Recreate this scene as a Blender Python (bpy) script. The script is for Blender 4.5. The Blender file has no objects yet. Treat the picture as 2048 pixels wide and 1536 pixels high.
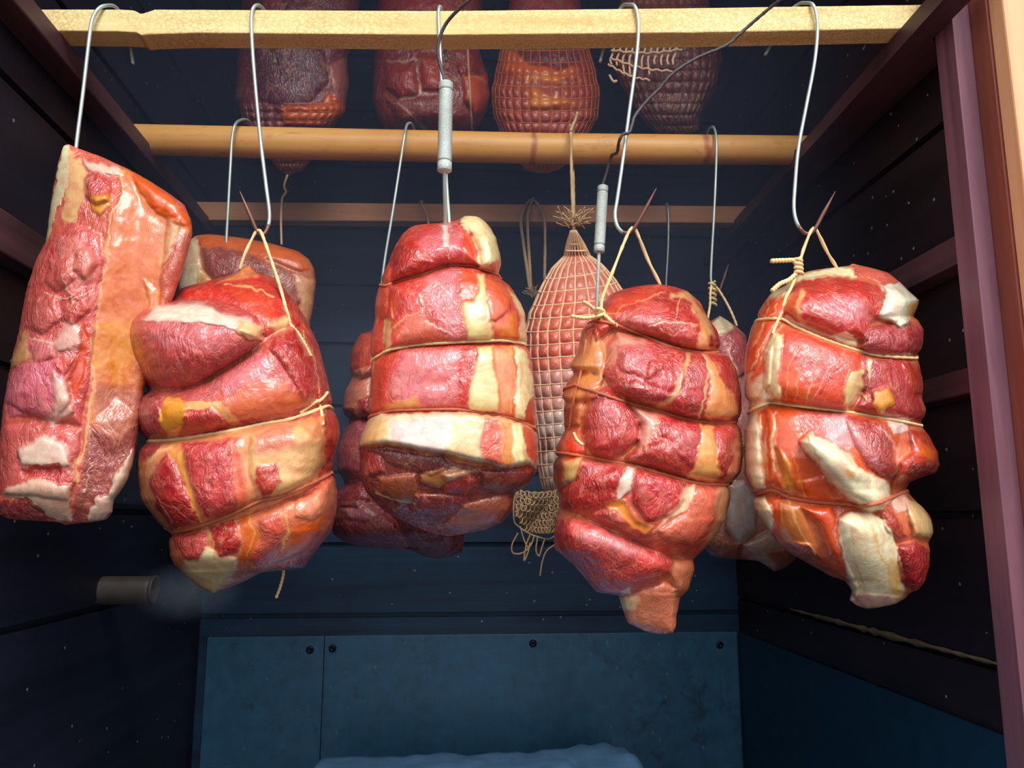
import bpy, math, random
import numpy as np
random.seed(7)
C = bpy.context.scene.collection
SC = bpy.context.scene
PI = math.pi

# ------------------------------------------------------------------ camera
FPX = 1588.0; CX, CY = 1024.0, 768.0
YAW, PITCH = math.radians(4.22), math.radians(9.70)
CAMZ = 1.20
FWD = np.array([math.sin(YAW)*math.cos(PITCH), math.cos(YAW)*math.cos(PITCH), math.sin(PITCH)])
RGT = np.array([math.cos(YAW), -math.sin(YAW), 0.0])
UPV = np.cross(RGT, FWD)
cam_d = bpy.data.cameras.new('camera')
cam_d.sensor_fit = 'HORIZONTAL'; cam_d.sensor_width = 36.0
cam_d.lens = 36.0*FPX/2048.0
cam_d.clip_start = 0.02
cam = bpy.data.objects.new('camera', cam_d); C.objects.link(cam)
cam.location = (0, 0, CAMZ)
cam.rotation_euler = (PI/2+PITCH, 0, -YAW)
SC.camera = cam

# ------------------------------------------------------------------ light
SC.view_settings.view_transform = 'Standard'
SC.view_settings.look = 'None'
SC.view_settings.gamma = 1.0
SC.view_settings.use_curve_mapping = False
SC.view_settings.exposure = 0.0
SC.cycles.max_bounces = 6
SC.cycles.volume_bounces = 0
SC.cycles.transparent_max_bounces = 12
world = bpy.data.worlds.new('daylight'); SC.world = world
world.use_nodes = True
wt = world.node_tree; wt.nodes.clear()
wo = wt.nodes.new('ShaderNodeOutputWorld'); wb = wt.nodes.new('ShaderNodeBackground')
tc = wt.nodes.new('ShaderNodeTexCoord'); sp = wt.nodes.new('ShaderNodeSeparateXYZ')
cr = wt.nodes.new('ShaderNodeValToRGB')
cr.color_ramp.elements[0].position = 0.40; cr.color_ramp.elements[0].color = (0.13, 0.115, 0.105, 1)
cr.color_ramp.elements[1].position = 0.62; cr.color_ramp.elements[1].color = (0.95, 0.95, 1.0, 1)
mm = wt.nodes.new('ShaderNodeMath'); mm.operation = 'MULTIPLY_ADD'
mm.inputs[1].default_value = 0.5; mm.inputs[2].default_value = 0.5
wt.links.new(tc.outputs['Generated'], sp.inputs[0]); wt.links.new(sp.outputs['Z'], mm.inputs[0])
wt.links.new(mm.outputs[0], cr.inputs[0]); wt.links.new(cr.outputs[0], wb.inputs['Color'])
wb.inputs['Strength'].default_value = 1.55
wt.links.new(wb.outputs[0], wo.inputs['Surface'])
sun_d = bpy.data.lights.new('daylight_sun', 'SUN')
sun_d.energy = 3.2; sun_d.angle = math.radians(34); sun_d.color = (1.0, 0.98, 0.96)
sun = bpy.data.objects.new('daylight_sun', sun_d); C.objects.link(sun)
sun.rotation_euler = (math.radians(47), 0, math.radians(12))
sun.location = (0, -2, 3)

# ------------------------------------------------------------------ helpers
def P(u, v, Y):
    u = np.asarray(u, float); v = np.asarray(v, float); Y = np.asarray(Y, float)
    u, v, Y = np.broadcast_arrays(u, v, Y)
    d = FWD + RGT*((u-CX)/FPX)[..., None] + UPV*((CY-v)/FPX)[..., None]
    p = d*(Y/d[..., 1])[..., None]
    p = p.copy(); p[..., 2] += CAMZ
    return p

def lin(c):
    c = np.asarray(c, float)/255.0
    return np.where(c <= 0.04045, c/12.92, ((c+0.055)/1.055)**2.4)

def mesh_obj(name, verts, faces, mat=None, parent=None, smooth=True, cols=None):
    me = bpy.data.meshes.new(name)
    verts = np.asarray(verts, float)
    me.from_pydata([tuple(map(float, v)) for v in verts], [], [tuple(map(int, f)) for f in faces])
    me.update()
    if smooth:
        me.polygons.foreach_set('use_smooth', [True]*len(me.polygons))
    if cols is not None:
        a = me.attributes.new('Col', 'FLOAT_COLOR', 'POINT')
        a.data.foreach_set('color', np.asarray(cols, np.float32).ravel())
    if mat: me.materials.append(mat)
    o = bpy.data.objects.new(name, me); C.objects.link(o)
    if parent: o.parent = parent
    return o

def grid_obj(name, V, closed_u, mat, parent=None, cols=None, smooth=True):
    """V: rows x cols x 3; wraps along cols when closed_u."""
    n, m = V.shape[:2]
    idx = np.arange(n*m).reshape(n, m)
    if closed_u:
        a = idx[:-1]; b = idx[1:]
        q = np.stack([a, b, np.roll(b, -1, 1), np.roll(a, -1, 1)], -1).reshape(-1, 4)
    else:
        q = np.stack([idx[:-1, :-1], idx[1:, :-1], idx[1:, 1:], idx[:-1, 1:]], -1).reshape(-1, 4)
    me = bpy.data.meshes.new(name)
    nf = len(q)
    me.vertices.add(n*m); me.loops.add(nf*4); me.polygons.add(nf)
    me.vertices.foreach_set('co', V.reshape(-1).astype(np.float32))
    me.loops.foreach_set('vertex_index', q.reshape(-1).astype(np.int32))
    me.polygons.foreach_set('loop_start', (np.arange(nf)*4).astype(np.int32))
    me.update(calc_edges=True); me.validate()
    if smooth: me.polygons.foreach_set('use_smooth', np.ones(len(me.polygons), bool))
    if cols is not None:
        a = me.attributes.new('Col', 'FLOAT_COLOR', 'POINT')
        a.data.foreach_set('color', cols.reshape(-1).astype(np.float32))
    me.materials.append(mat)
    o = bpy.data.objects.new(name, me); C.objects.link(o)
    if parent: o.parent = parent
    return o

def empty(name, loc, label=None, cat=None, group=None):
    o = bpy.data.objects.new(name, None); C.objects.link(o)
    o.location = tuple(map(float, loc)); o.empty_display_size = 0.03
    if label: tag(o, label, cat, group)
    return o

def tag(o, label=None, cat=None, group=None, kind=None):
    if label: o['label'] = label
    if cat: o['category'] = cat
    if group: o['group'] = group
    if kind: o['kind'] = kind
    return o

def under(o, parent):
    """parent a mesh built in world coordinates without moving it"""
    o.parent = parent
    o.matrix_parent_inverse = parent.matrix_basis.inverted()
    return o

def smooth_path(pts, n):
    pts = np.asarray(pts, float)
    if len(pts) < 3:
        t = np.linspace(0, 1, n)[:, None]; return pts[0]*(1-t)+pts[-1]*t
    P0 = np.vstack([2*pts[0]-pts[1], pts, 2*pts[-1]-pts[-2]])
    seg = np.linalg.norm(np.diff(pts, axis=0), axis=1); cs = np.r_[0, np.cumsum(seg)]
    out = []
    for s in np.linspace(0, cs[-1], n):
        i = min(max(np.searchsorted(cs, s, side='right')-1, 0), len(seg)-1)
        t = (s-cs[i])/max(seg[i], 1e-9)
        a, b, c, d = P0[i], P0[i+1], P0[i+2], P0[i+3]
        out.append(0.5*((2*b)+(-a+c)*t+(2*a-5*b+4*c-d)*t*t+(-a+3*b-3*c+d)*t**3))
    return np.array(out)

def tube_geo(path, r, seg=8, twist=0.0, lobes=0.0, closed=False):
    path = np.asarray(path, float); n = len(path)
    r = np.broadcast_to(np.asarray(r, float), (n,))
    if closed: tan = np.roll(path, -1, 0)-np.roll(path, 1, 0)
    else: tan = np.gradient(path, axis=0)
    tan /= np.maximum(np.linalg.norm(tan, axis=1), 1e-9)[:, None]
    ref = np.array([0, 0, 1.0]) if abs(tan[0, 2]) < 0.9 else np.array([1.0, 0, 0])
    nrm = np.cross(tan[0], ref); nrm /= np.linalg.norm(nrm)
    ss = np.r_[0, np.cumsum(np.linalg.norm(np.diff(path, axis=0), axis=1))]
    V = []
    th = np.arange(seg)*2*PI/seg
    for i in range(n):
        nrm = nrm-tan[i]*(nrm@tan[i]); nrm /= max(np.linalg.norm(nrm), 1e-9)
        bn = np.cross(tan[i], nrm)
        rr = r[i]*(1+lobes*np.cos(2*(th-twist*ss[i])))
        V.append(path[i]+np.outer(rr*np.cos(th), nrm)+np.outer(rr*np.sin(th), bn))
    V = np.vstack(V)
    F = []
    for i in range(n if closed else n-1):
        j = (i+1) % n
        for k in range(seg):
            l = (k+1) % seg
            F.append((i*seg+k, i*seg+l, j*seg+l, j*seg+k))
    if not closed:
        F.append(tuple(range(seg-1, -1, -1))); F.append(tuple((n-1)*seg+k for k in range(seg)))
    return V, F

def tube(name, path, r, mat, parent=None, seg=8, twist=0.0, lobes=0.0, closed=False):
    V, F = tube_geo(path, r, seg, twist, lobes, closed)
    o = mesh_obj(name, V, F, mat)
    if parent: under(o, parent)
    return o

def tubes(name, paths, r, mat, parent=None, seg=5):
    Vs, Fs, off = [], [], 0
    for p in paths:
        V, F = tube_geo(p, r, seg); Vs.append(V); Fs += [tuple(i+off for i in f) for f in F]; off += len(V)
    o = mesh_obj(name, np.vstack(Vs), Fs, mat)
    if parent: under(o, parent)
    return o

def lathe(name, axis0, axis1, prof, mat, parent=None, seg=24):
    """prof: list of (t along axis 0..1, radius)"""
    a = np.asarray(axis0, float); b = np.asarray(axis1, float)
    d = (b-a); L = np.linalg.norm(d); d /= L
    ref = np.array([0, 1.0, 0]) if abs(d[1]) < .9 else np.array([1.0, 0, 0])
    n = np.cross(d, ref); n /= np.linalg.norm(n); m = np.cross(d, n)
    th = np.arange(seg)*2*PI/seg
    V = np.array([[a+d*L*t+r*(math.cos(x)*n+math.sin(x)*m) for x in th] for t, r in prof])
    o = grid_obj(name, V, True, mat)
    if parent: under(o, parent)
    return o

def boxv(x0, x1, y0, y1, z0, z1):
    V = [(x0,y0,z0),(x1,y0,z0),(x1,y1,z0),(x0,y1,z0),(x0,y0,z1),(x1,y0,z1),(x1,y1,z1),(x0,y1,z1)]
    F = [(0,3,2,1),(4,5,6,7),(0,1,5,4),(1,2,6,5),(2,3,7,6),(3,0,4,7)]
    return V, F

def box(name, x0, x1, y0, y1, z0, z1, mat, bevel=0.0015):
    V, F = boxv(x0, x1, y0, y1, z0, z1)
    o = mesh_obj(name, V, F, mat, smooth=False)
    if bevel:
        md = o.modifiers.new('edge', 'BEVEL'); md.width = bevel; md.segments = 2
    return o

# ------------------------------------------------------------------ materials
def mat_base(name):
    m = bpy.data.materials.new(name); m.use_nodes = True
    nt = m.node_tree; b = nt.nodes['Principled BSDF']
    return m, nt, b

def nd(nt, typ, **kw):
    n = nt.nodes.new(typ)
    for k, v in kw.items(): setattr(n, k, v)
    return n

def noise(nt, vec, scale, detail=4, rough=0.55, dist=0.0):
    n = nd(nt, 'ShaderNodeTexNoise')
    n.inputs['Scale'].default_value = scale; n.inputs['Detail'].default_value = detail
    n.inputs['Roughness'].default_value = rough; n.inputs['Distortion'].default_value = dist
    if vec is not None: nt.links.new(vec, n.inputs['Vector'])
    return n

def ramp(nt, fac, stops):
    r = nd(nt, 'ShaderNodeValToRGB')
    els = r.color_ramp.elements
    while len(els) < len(stops): els.new(0.5)
    for e, (p, c) in zip(els, stops):
        e.position = p
        e.color = (*c, 1) if len(c) == 3 else c
    nt.links.new(fac, r.inputs[0])
    return r

def mapping(nt, scale=(1, 1, 1), src='Object'):
    t = nd(nt, 'ShaderNodeTexCoord'); m = nd(nt, 'ShaderNodeMapping')
    m.inputs['Scale'].default_value = scale
    nt.links.new(t.outputs[src], m.inputs['Vector'])
    return m.outputs[0]

def bump(nt, b, h, strength, dist):
    n = nd(nt, 'ShaderNodeBump'); n.inputs['Strength'].default_value = strength
    n.inputs['Distance'].default_value = dist
    nt.links.new(h, n.inputs['Height'])
    nt.links.new(n.outputs[0], b.inputs['Normal'])
    return n

def math_(nt, op, a, b=None, clamp=False):
    n = nd(nt, 'ShaderNodeMath', operation=op); n.use_clamp = clamp
    for i, x in enumerate((a, b)):
        if x is None: continue
        if isinstance(x, (int, float)): n.inputs[i].default_value = x
        else: nt.links.new(x, n.inputs[i])
    return n.outputs[0]

def mixc(nt, fac, a, b, blend='MIX'):
    n = nd(nt, 'ShaderNodeMix', data_type='RGBA', blend_type=blend)
    for s, x in ((0, fac), (6, a), (7, b)):
        if isinstance(x, (int, float)): n.inputs[s].default_value = x
        elif isinstance(x, tuple): n.inputs[s].default_value = (*x, 1)
        else: nt.links.new(x, n.inputs[s])
    return n.outputs[2]

def wood(name, c0, c1, axis, scale=1.0, rough=0.55, bumpd=0.0006, spec=0.4, speck=0.0):
    m, nt, b = mat_base(name)
    s = [60*scale]*3; s[axis] = 3.0*scale
    v = mapping(nt, tuple(s))
    n = noise(nt, v, 1.0, 6, 0.6, 0.6)
    v2 = mapping(nt, (6, 6, 6)); n2 = noise(nt, v2, 1.0, 3)
    f = math_(nt, 'ADD', math_(nt, 'MULTIPLY', n.outputs[0], 0.65), math_(nt, 'MULTIPLY', n2.outputs[0], 0.35))
    r = ramp(nt, f, [(0.33, tuple(lin(c0))), (0.66, tuple(lin(c1)))])
    col = r.outputs[0]
    if speck:
        vo = nd(nt, 'ShaderNodeTexVoronoi'); vo.inputs['Scale'].default_value = 38
        vv = mapping(nt, (1, 1, 1)); nt.links.new(vv, vo.inputs['Vector'])
        msk = math_(nt, 'MULTIPLY', math_(nt, 'LESS_THAN', vo.outputs['Distance'], 0.07), speck)
        col = mixc(nt, msk, col, (0.35, 0.36, 0.38))
    nt.links.new(col, b.inputs['Base Color'])
    b.inputs['Roughness'].default_value = rough
    b.inputs['Specular IOR Level'].default_value = spec
    bump(nt, b, n.outputs[0], 0.6, bumpd)
    return m

def plain(name, c, rough=0.5, metal=0.0, spec=0.5, bs=0.0, bscale=300):
    m, nt, b = mat_base(name)
    n = noise(nt, mapping(nt), 40, 4)
    r = ramp(nt, n.outputs[0], [(0.3, tuple(lin(c)*0.8)), (0.7, tuple(np.minimum(lin(c)*1.15, 1)))])
    nt.links.new(r.outputs[0], b.inputs['Base Color'])
    b.inputs['Roughness'].default_value = rough; b.inputs['Metallic'].default_value = metal
    b.inputs['Specular IOR Level'].default_value = spec
    if bs:
        n2 = noise(nt, mapping(nt), bscale, 3); bump(nt, b, n2.outputs[0], bs, 0.001)
    return m

def meat_material(name, wet=1.0, fine=1.0):
    m, nt, b = mat_base(name)
    at = nd(nt, 'ShaderNodeAttribute', attribute_name='Col')
    col = at.outputs['Color']
    sep = nd(nt, 'ShaderNodeSeparateColor'); nt.links.new(col, sep.inputs[0])
    lean = nd(nt, 'ShaderNodeMapRange'); lean.inputs[1].default_value = 0.34; lean.inputs[2].default_value = 0.06
    nt.links.new(sep.outputs[1], lean.inputs[0])
    rat = nd(nt, 'ShaderNodeMapRange'); rat.inputs[1].default_value = .2; rat.inputs[2].default_value = .7
    nt.links.new(math_(nt, 'DIVIDE', sep.outputs[2], math_(nt, 'ADD', sep.outputs[1], .003)), rat.inputs[0])
    lean = math_(nt, 'MULTIPLY', lean.outputs[0], rat.outputs[0])
    v = mapping(nt, (1, 1, 1))
    reg = noise(nt, v, 22, 2)
    regm = nd(nt, 'ShaderNodeMapRange'); regm.inputs[1].default_value = .35; regm.inputs[2].default_value = .65; regm.inputs[3].default_value = .35; regm.inputs[4].default_value = 1.1
    nt.links.new(reg.outputs[0], regm.inputs[0])
    # the grain wanders: coordinates pushed about by a broad noise
    wn = noise(nt, v, 14, 2)
    wv = nd(nt, 'ShaderNodeVectorMath', operation='MULTIPLY_ADD'); wv.inputs[1].default_value = (.055, .055, .055)
    nt.links.new(wn.outputs['Color'], wv.inputs[0]); nt.links.new(v, wv.inputs[2])
    st = nd(nt, 'ShaderNodeMapping'); st.inputs['Scale'].default_value = (1, 1, .33); st.inputs['Rotation'].default_value = (0, .5, 0)
    nt.links.new(wv.outputs[0], st.inputs['Vector'])
    def ridge(sc, det):
        n = noise(nt, st.outputs[0], sc, det, .55, .4)
        r = math_(nt, 'SUBTRACT', 1.0, math_(nt, 'MULTIPLY', math_(nt, 'ABSOLUTE', math_(nt, 'SUBTRACT', n.outputs[0], .5)), 4.0), True)
        return math_(nt, 'POWER', r, 2.0), n
    r1, n1 = ridge(150, 3)
    r2, n2 = ridge(380, 2)
    mot = noise(nt, v, 60, 5, 0.6, 1.0)
    n3 = noise(nt, v, 24, 4, 0.55, 2.5)
    mult = nd(nt, 'ShaderNodeMapRange'); mult.inputs[1].default_value = .28; mult.inputs[2].default_value = .72
    mult.inputs[3].default_value = .62; mult.inputs[4].default_value = 1.28
    nt.links.new(mot.outputs[0], mult.inputs[0])
    cmb = nd(nt, 'ShaderNodeCombineColor')
    rd = math_(nt, 'ADD', math_(nt, 'MULTIPLY', mult.outputs[0], .35), .65)
    nt.links.new(rd, cmb.inputs[0]); nt.links.new(mult.outputs[0], cmb.inputs[1]); nt.links.new(mult.outputs[0], cmb.inputs[2])
    c1 = mixc(nt, 1.0, col, cmb.outputs[0], 'MULTIPLY')
    a = math_(nt, 'ABSOLUTE', math_(nt, 'SUBTRACT', n3.outputs[0], 0.5))
    seam = math_(nt, 'SUBTRACT', 1.0, math_(nt, 'MULTIPLY', a, 46.0), True)
    tint = math_(nt, 'ADD', math_(nt, 'MULTIPLY', rat.outputs[0], .75), .25)
    c2 = mixc(nt, math_(nt, 'MULTIPLY', math_(nt, 'MULTIPLY', seam, 0.30), tint), c1, tuple(lin((226, 158, 116))))
    fib = nd(nt, 'ShaderNodeMapRange'); fib.inputs[1].default_value = .54; fib.inputs[2].default_value = .72
    nt.links.new(n1.outputs[0], fib.inputs[0])
    c3 = mixc(nt, math_(nt, 'MULTIPLY', math_(nt, 'MULTIPLY', fib.outputs[0], 0.22), tint), c2, tuple(lin((236, 160, 130))))
    nt.links.new(c3, b.inputs['Base Color'])
    b.inputs['Roughness'].default_value = 0.40
    b.inputs['Specular IOR Level'].default_value = 0.45
    b.inputs['Coat Weight'].default_value = wet
    b.inputs['Coat Roughness'].default_value = 0.17
    k = math_(nt, 'MULTIPLY', math_(nt, 'ADD', math_(nt, 'MULTIPLY', lean, 0.75), 0.16), regm.outputs[0])
    h = math_(nt, 'MULTIPLY', math_(nt, 'ADD', math_(nt, 'MULTIPLY', r1, -.8), math_(nt, 'MULTIPLY', r2, -.22)), k)
    lum = noise(nt, v, 48, 3, 0.5, 1.0)
    h = math_(nt, 'ADD', h, math_(nt, 'MULTIPLY', lum.outputs[0], math_(nt, 'ADD', math_(nt, 'MULTIPLY', lean, 1.8), .28)))
    bp = bump(nt, b, h, 0.85, 0.0013*fine)
    nt.links.new(bp.outputs[0], b.inputs['Coat Normal'])
    return m

M = {}
M['meat'] = meat_material('smoked_meat', 1.0)
M['meat_far'] = meat_material('smoked_meat_dim', 0.6)
M['string'] = plain('cotton_string', (232, 205, 150), 0.8, 0, 0.2)
M['string_red'] = plain('meat_stained_string', (190, 105, 75), 0.7, 0, 0.3)
M['net'] = plain('cotton_net', (238, 200, 160), 0.8, 0, 0.2)
M['cord'] = plain('hemp_cord', (196, 165, 125), 0.85, 0, 0.2)
M['steel'] = plain('steel_wire', (186, 204, 196), 0.42, 0.55, 0.6)
M['tip'] = plain('smoke_browned_steel', (132, 92, 82), 0.42, 0.55, 0.5)
M['copper'] = plain('copper_browned_wire', (190, 105, 60), 0.4, 0.7)
M['cable'] = plain('braided_grey_cable', (88, 82, 84), 0.45, 0.4, 0.5, 0.8, 900)
M['bar_sap'] = wood('peeled_pale_wood', (226, 184, 106), (248, 232, 172), 0, 0.7, 0.6)
M['bar_round'] = wood('yellow_brown_wood', (196, 128, 58), (226, 172, 96), 0, 0.45, 0.42)
M['bar_dim'] = wood('red_brown_wood', (176, 116, 76), (214, 158, 112), 0, 0.5, 0.6)
M['rail'] = wood('maroon_stained_wood', (52, 32, 40), (92, 60, 66), 1, 0.7, 0.5)
M['wall_side'] = wood('smoke_blackened_boards', (13, 10, 16), (38, 26, 36), 1, 0.5, 0.5, 0.001, 0.35, 0.8)
M['wall_left'] = wood('haze_lightened_boards', (13, 14, 24), (34, 36, 54), 1, 0.5, 0.5, 0.001, 0.35, 0.8)  # lighter navy than the right wall, painted in place of haze
M['wall_back'] = wood('haze_blue_back_boards', (9, 28, 50), (20, 58, 90), 0, 0.5, 0.5, 0.001, 0.35, 0.5)  # blue haze cast mixed into the colour of the black boards
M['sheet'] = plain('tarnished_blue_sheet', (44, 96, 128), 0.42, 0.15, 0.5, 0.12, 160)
def spotted():
    m = M['sheet']; nt = m.node_tree; b = nt.nodes['Principled BSDF']
    old = b.inputs['Base Color'].links[0].from_socket
    n = noise(nt, mapping(nt), 28, 6, .7, .4); n2 = noise(nt, mapping(nt), 5, 2)
    k = nd(nt, 'ShaderNodeMapRange'); k.inputs[1].default_value = .56; k.inputs[2].default_value = .68; nt.links.new(math_(nt, 'ADD', math_(nt, 'MULTIPLY', n.outputs[0], .7), math_(nt, 'MULTIPLY', n2.outputs[0], .3)), k.inputs[0])
    c = mixc(nt, math_(nt, 'MULTIPLY', k.outputs[0], .75), old, tuple(lin((18, 36, 50))))
    vo = nd(nt, 'ShaderNodeTexVoronoi'); vo.inputs['Scale'].default_value = 42; nt.links.new(mapping(nt, (1, 1, .7)), vo.inputs['Vector'])
    w = math_(nt, 'LESS_THAN', vo.outputs['Distance'], math_(nt, 'MULTIPLY', n2.outputs[0], .17))
    c = mixc(nt, math_(nt, 'MULTIPLY', w, .4), c, tuple(lin((110, 140, 150))))
    st = noise(nt, mapping(nt, (40, 40, 3)), 1.0, 4)
    c = mixc(nt, math_(nt, 'MULTIPLY', st.outputs[0], .35), c, tuple(lin((16, 40, 58))))
    nt.links.new(c, b.inputs['Base Color'])
spotted()
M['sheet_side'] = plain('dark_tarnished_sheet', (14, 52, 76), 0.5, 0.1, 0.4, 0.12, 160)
M['black'] = plain('soot', (8, 9, 14), 0.8)
M['pale_wood'] = wood('pale_orange_frame_wood', (226, 158, 112), (240, 190, 142), 2, 1.2, 0.55)
M['purple_wood'] = wood('purple_brown_wood', (92, 56, 70), (136, 92, 106), 2, 0.9, 0.5)  # purple brown tone of the inner frame strip
M['red_wood'] = wood('reddish_frame_wood', (120, 60, 48), (150, 82, 66), 2, 0.9, 0.55)  # darker red brown than the pale frame board
M['pipe'] = plain('sooty_steel_pipe', (92, 86, 80), 0.5, 0.3)
M['foil'] = plain('blue_plastic_film', (104, 156, 200), 0.3, 0.0, 0.9)
M['streak'] = plain('bare_splintered_wood', (118, 104, 78), 0.8)
M['net_tan'] = plain('reddish_tan_net', (196, 112, 72), 0.8, 0, 0.2)  # redder, darker version of the cotton net colour
M['net_dark'] = plain('dark_brown_net', (128, 84, 70), 0.8, 0, 0.2)  # darkest brown version of the net colour
M['screw'] = plain('dark_screw', (18, 30, 40), 0.4, 0.6)

def stained_pole():
    m = M['bar_round']; nt = m.node_tree; b = nt.nodes['Principled BSDF']
    t = nd(nt, 'ShaderNodeTexCoord'); sx = nd(nt, 'ShaderNodeSeparateXYZ'); nt.links.new(t.outputs['Object'], sx.inputs[0])
    n = noise(nt, mapping(nt), 45, 3)
    x = math_(nt, 'ADD', sx.outputs['X'], math_(nt, 'MULTIPLY', math_(nt, 'SUBTRACT', n.outputs[0], .5), .012))
    f = None
    for u, w in ((1068, .005), (1416, .006)):
        g = math_(nt, 'SUBTRACT', 1.0, math_(nt, 'MULTIPLY', math_(nt, 'ABSOLUTE', math_(nt, 'SUBTRACT', x, float(P(u, 290, 1.03)[0]))), 1/w), True)
        f = g if f is None else math_(nt, 'ADD', f, g)
    old = b.inputs['Base Color'].links[0].from_socket
    c = mixc(nt, math_(nt, 'MULTIPLY', math_(nt, 'POWER', f, .6), .75), old, tuple(lin((150, 52, 46))))
    n2 = noise(nt, mapping(nt, (1, 2.5, 2.5)), 26, 4, .6, 1.0)
    k = nd(nt, 'ShaderNodeMapRange'); k.inputs[1].default_value = .56; k.inputs[2].default_value = .75; nt.links.new(n2.outputs[0], k.inputs[0])
    c = mixc(nt, math_(nt, 'MULTIPLY', k.outputs[0], .55), c, tuple(lin((150, 92, 44))))
    nt.links.new(c, b.inputs['Base Color'])
stained_pole()

# worm pattern on the peeled bar
def wormy():
    m = M['bar_sap']; nt = m.node_tree; b = nt.nodes['Principled BSDF']
    vo = nd(nt, 'ShaderNodeTexVoronoi', feature='DISTANCE_TO_EDGE'); vo.inputs['Scale'].default_value = 190
    n = noise(nt, mapping(nt), 70, 3)
    mp = mapping(nt, (1, 1, 1)); va = nd(nt, 'ShaderNodeVectorMath', operation='MULTIPLY_ADD')
    va.inputs[1].default_value = (0.02, 0.02, 0.02)
    nt.links.new(n.outputs['Color'], va.inputs[0]); nt.links.new(mp, va.inputs[2])
    nt.links.new(va.outputs[0], vo.inputs['Vector'])
    f = math_(nt, 'SUBTRACT', 1.0, math_(nt, 'MULTIPLY', vo.outputs['Distance'], 7.0), True)
    big = noise(nt, mapping(nt), 9, 2)
    f = math_(nt, 'MULTIPLY', f, math_(nt, 'MULTIPLY', math_(nt, 'SUBTRACT', big.outputs[0], 0.30, True), 4.5, True))
    old = b.inputs['Base Color'].links[0].from_socket
    nt.links.new(mixc(nt, math_(nt, 'MULTIPLY', f, .6), old, tuple(lin((190, 142, 76)))), b.inputs['Base Color'])
wormy()

# ------------------------------------------------------------------ setting (all dimensions in metres)
XL, XR, YB, YF = -0.445, 0.535, 1.50, 0.70
ZT, ZB = CAMZ+1.10, CAMZ-0.62
def board_wall(name, horiz, a0, a1, pos, seams, mat, out):
    """boards running along a0..a1 with V grooves at the given heights; horiz 'x' (back wall) or 'y' (side wall); out = +-1 into the room"""
    prof = [(ZB, 0.0)]
    for s in sorted(seams):
        z = CAMZ+s
        prof += [(z-0.0045, 0.0), (z-0.003, -0.008), (z+0.003, -0.008), (z+0.0045, 0.0)]
    prof += [(ZT, 0.0), (ZT, -0.03), (ZB, -0.03)]
    V, F = [], []
    for t in (a0, a1):
        for z, d in prof:
            V.append((t, pos+out*d, z) if horiz == 'x' else (pos+out*d, t, z))
    n = len(prof)
    for i in range(n):
        j = (i+1) % n; F.append((i, j, n+j, n+i))
    F.append(tuple(range(n))); F.append(tuple(range(2*n-1, n-1, -1)))
    o = mesh_obj(name, V, F, mat, smooth=False)
    tag(o, kind='structure'); return o
board_wall('wall_back', 'x', XL-.03, XR+.03, YB, [-.17, -.045, .085, .21, .33, .445, .56, .69, .81, .93], M['wall_back'], -1)
board_wall('wall_right', 'y', YF+.005, YB, XR, [-.143, .005, .15, .29, .43, .57, .71, .85, .98], M['wall_side'], -1)
board_wall('wall_left', 'y', YF-.2, YB, XL, [-.11, .01, .15, .29, .43, .57, .71, .85, .98], M['wall_left'], 1)
tag(box('ceiling', XL-.03, XR+.03, YF-.2, YB+.03, ZT, ZT+.03, M['wall_side'], 0), kind='structure')
tag(box('floor', XL-.03, XR+.03, YF-.2, YB+.03, ZB-.03, ZB, M['black'], 0), kind='structure')
# sheet lining round the bottom
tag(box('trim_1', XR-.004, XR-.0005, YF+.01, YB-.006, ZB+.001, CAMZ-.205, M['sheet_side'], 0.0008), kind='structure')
xs = float(P(645, 1400, YB)[0])
o = box('lining_sheet', -.430, xs-.0006, YB-.004, YB-.0005, ZB+.001, CAMZ-.205, M['sheet'], 0.0008)
tag(o, 'narrow left strip of the blue grey sheet lining the lower back wall', 'sheet', 'lining sheets')
o = box('lining_sheet', xs+.0006, XR-.006, YB-.004, YB-.0005, ZB+.001, CAMZ-.205, M['sheet'], 0.0008)
tag(o, 'wide spotted blue grey sheet screwed to the lower back wall', 'sheet', 'lining sheets')
# front frame at the right of the opening
tag(box('trim_2', .5015, .5205, YF, YF+.03, ZB, ZT, M['purple_wood'], 0.001), kind='structure')
tag(box('trim_3', .5207, .534, .676, YF+.03, ZB, ZT, M['red_wood'], 0.0008), kind='structure')
tag(box('trim_4', .5225, .68, .655, .6755, ZB, ZT, M['pale_wood'], 0.002), kind='structure')

def rail(x0, x1, ztop, h, y0, y1, label, tilt=0.0):
    V, F = boxv(x0, x1, y0, y1, CAMZ+ztop-h, CAMZ+ztop)
    V = [(x+tilt*(y-0.78), y, z) for x, y, z in V]
    o = mesh_obj('support_rail', V, F, M['rail'], smooth=False)
    md = o.modifiers.new('edge', 'BEVEL'); md.width = .002; md.segments = 2
    tag(o, label, 'rail', 'wooden rails along the side walls'); return o
rail(-.444, -.414, .501, .024, .62, 1.498, 'dark wooden rail on the left wall carrying the slat ends')
plan = [(.472, .66), (.4995, .66), (.4995, .735), (.534, .735), (.534, 1.498), (.494, 1.498)]
o = mesh_obj('support_rail', [(x, y, CAMZ+z) for z in (.501, .521) for x, y in plan],
             [(5, 4, 3, 2, 1, 0), (6, 7, 8, 9, 10, 11)]+[(i, (i+1) % 6, 6+(i+1) % 6, 6+i) for i in range(6)], M['rail'], smooth=False)
tag(o, 'dark wooden rail high on the right wall carrying the slat ends', 'rail', 'wooden rails along the side walls')
rail(.505, .534, .285, .030, .735, 1.498, 'middle dark rail on the right wall, behind the rightmost hook')
rail(.510, .534, .150, .026, .735, 1.498, 'lowest dark rail on the right wall, level with the rightmost roast')
rail(-.444, -.420, .285, .040, .52, 1.498, 'lower dark rail on the left wall beside the leftmost slab')

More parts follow.
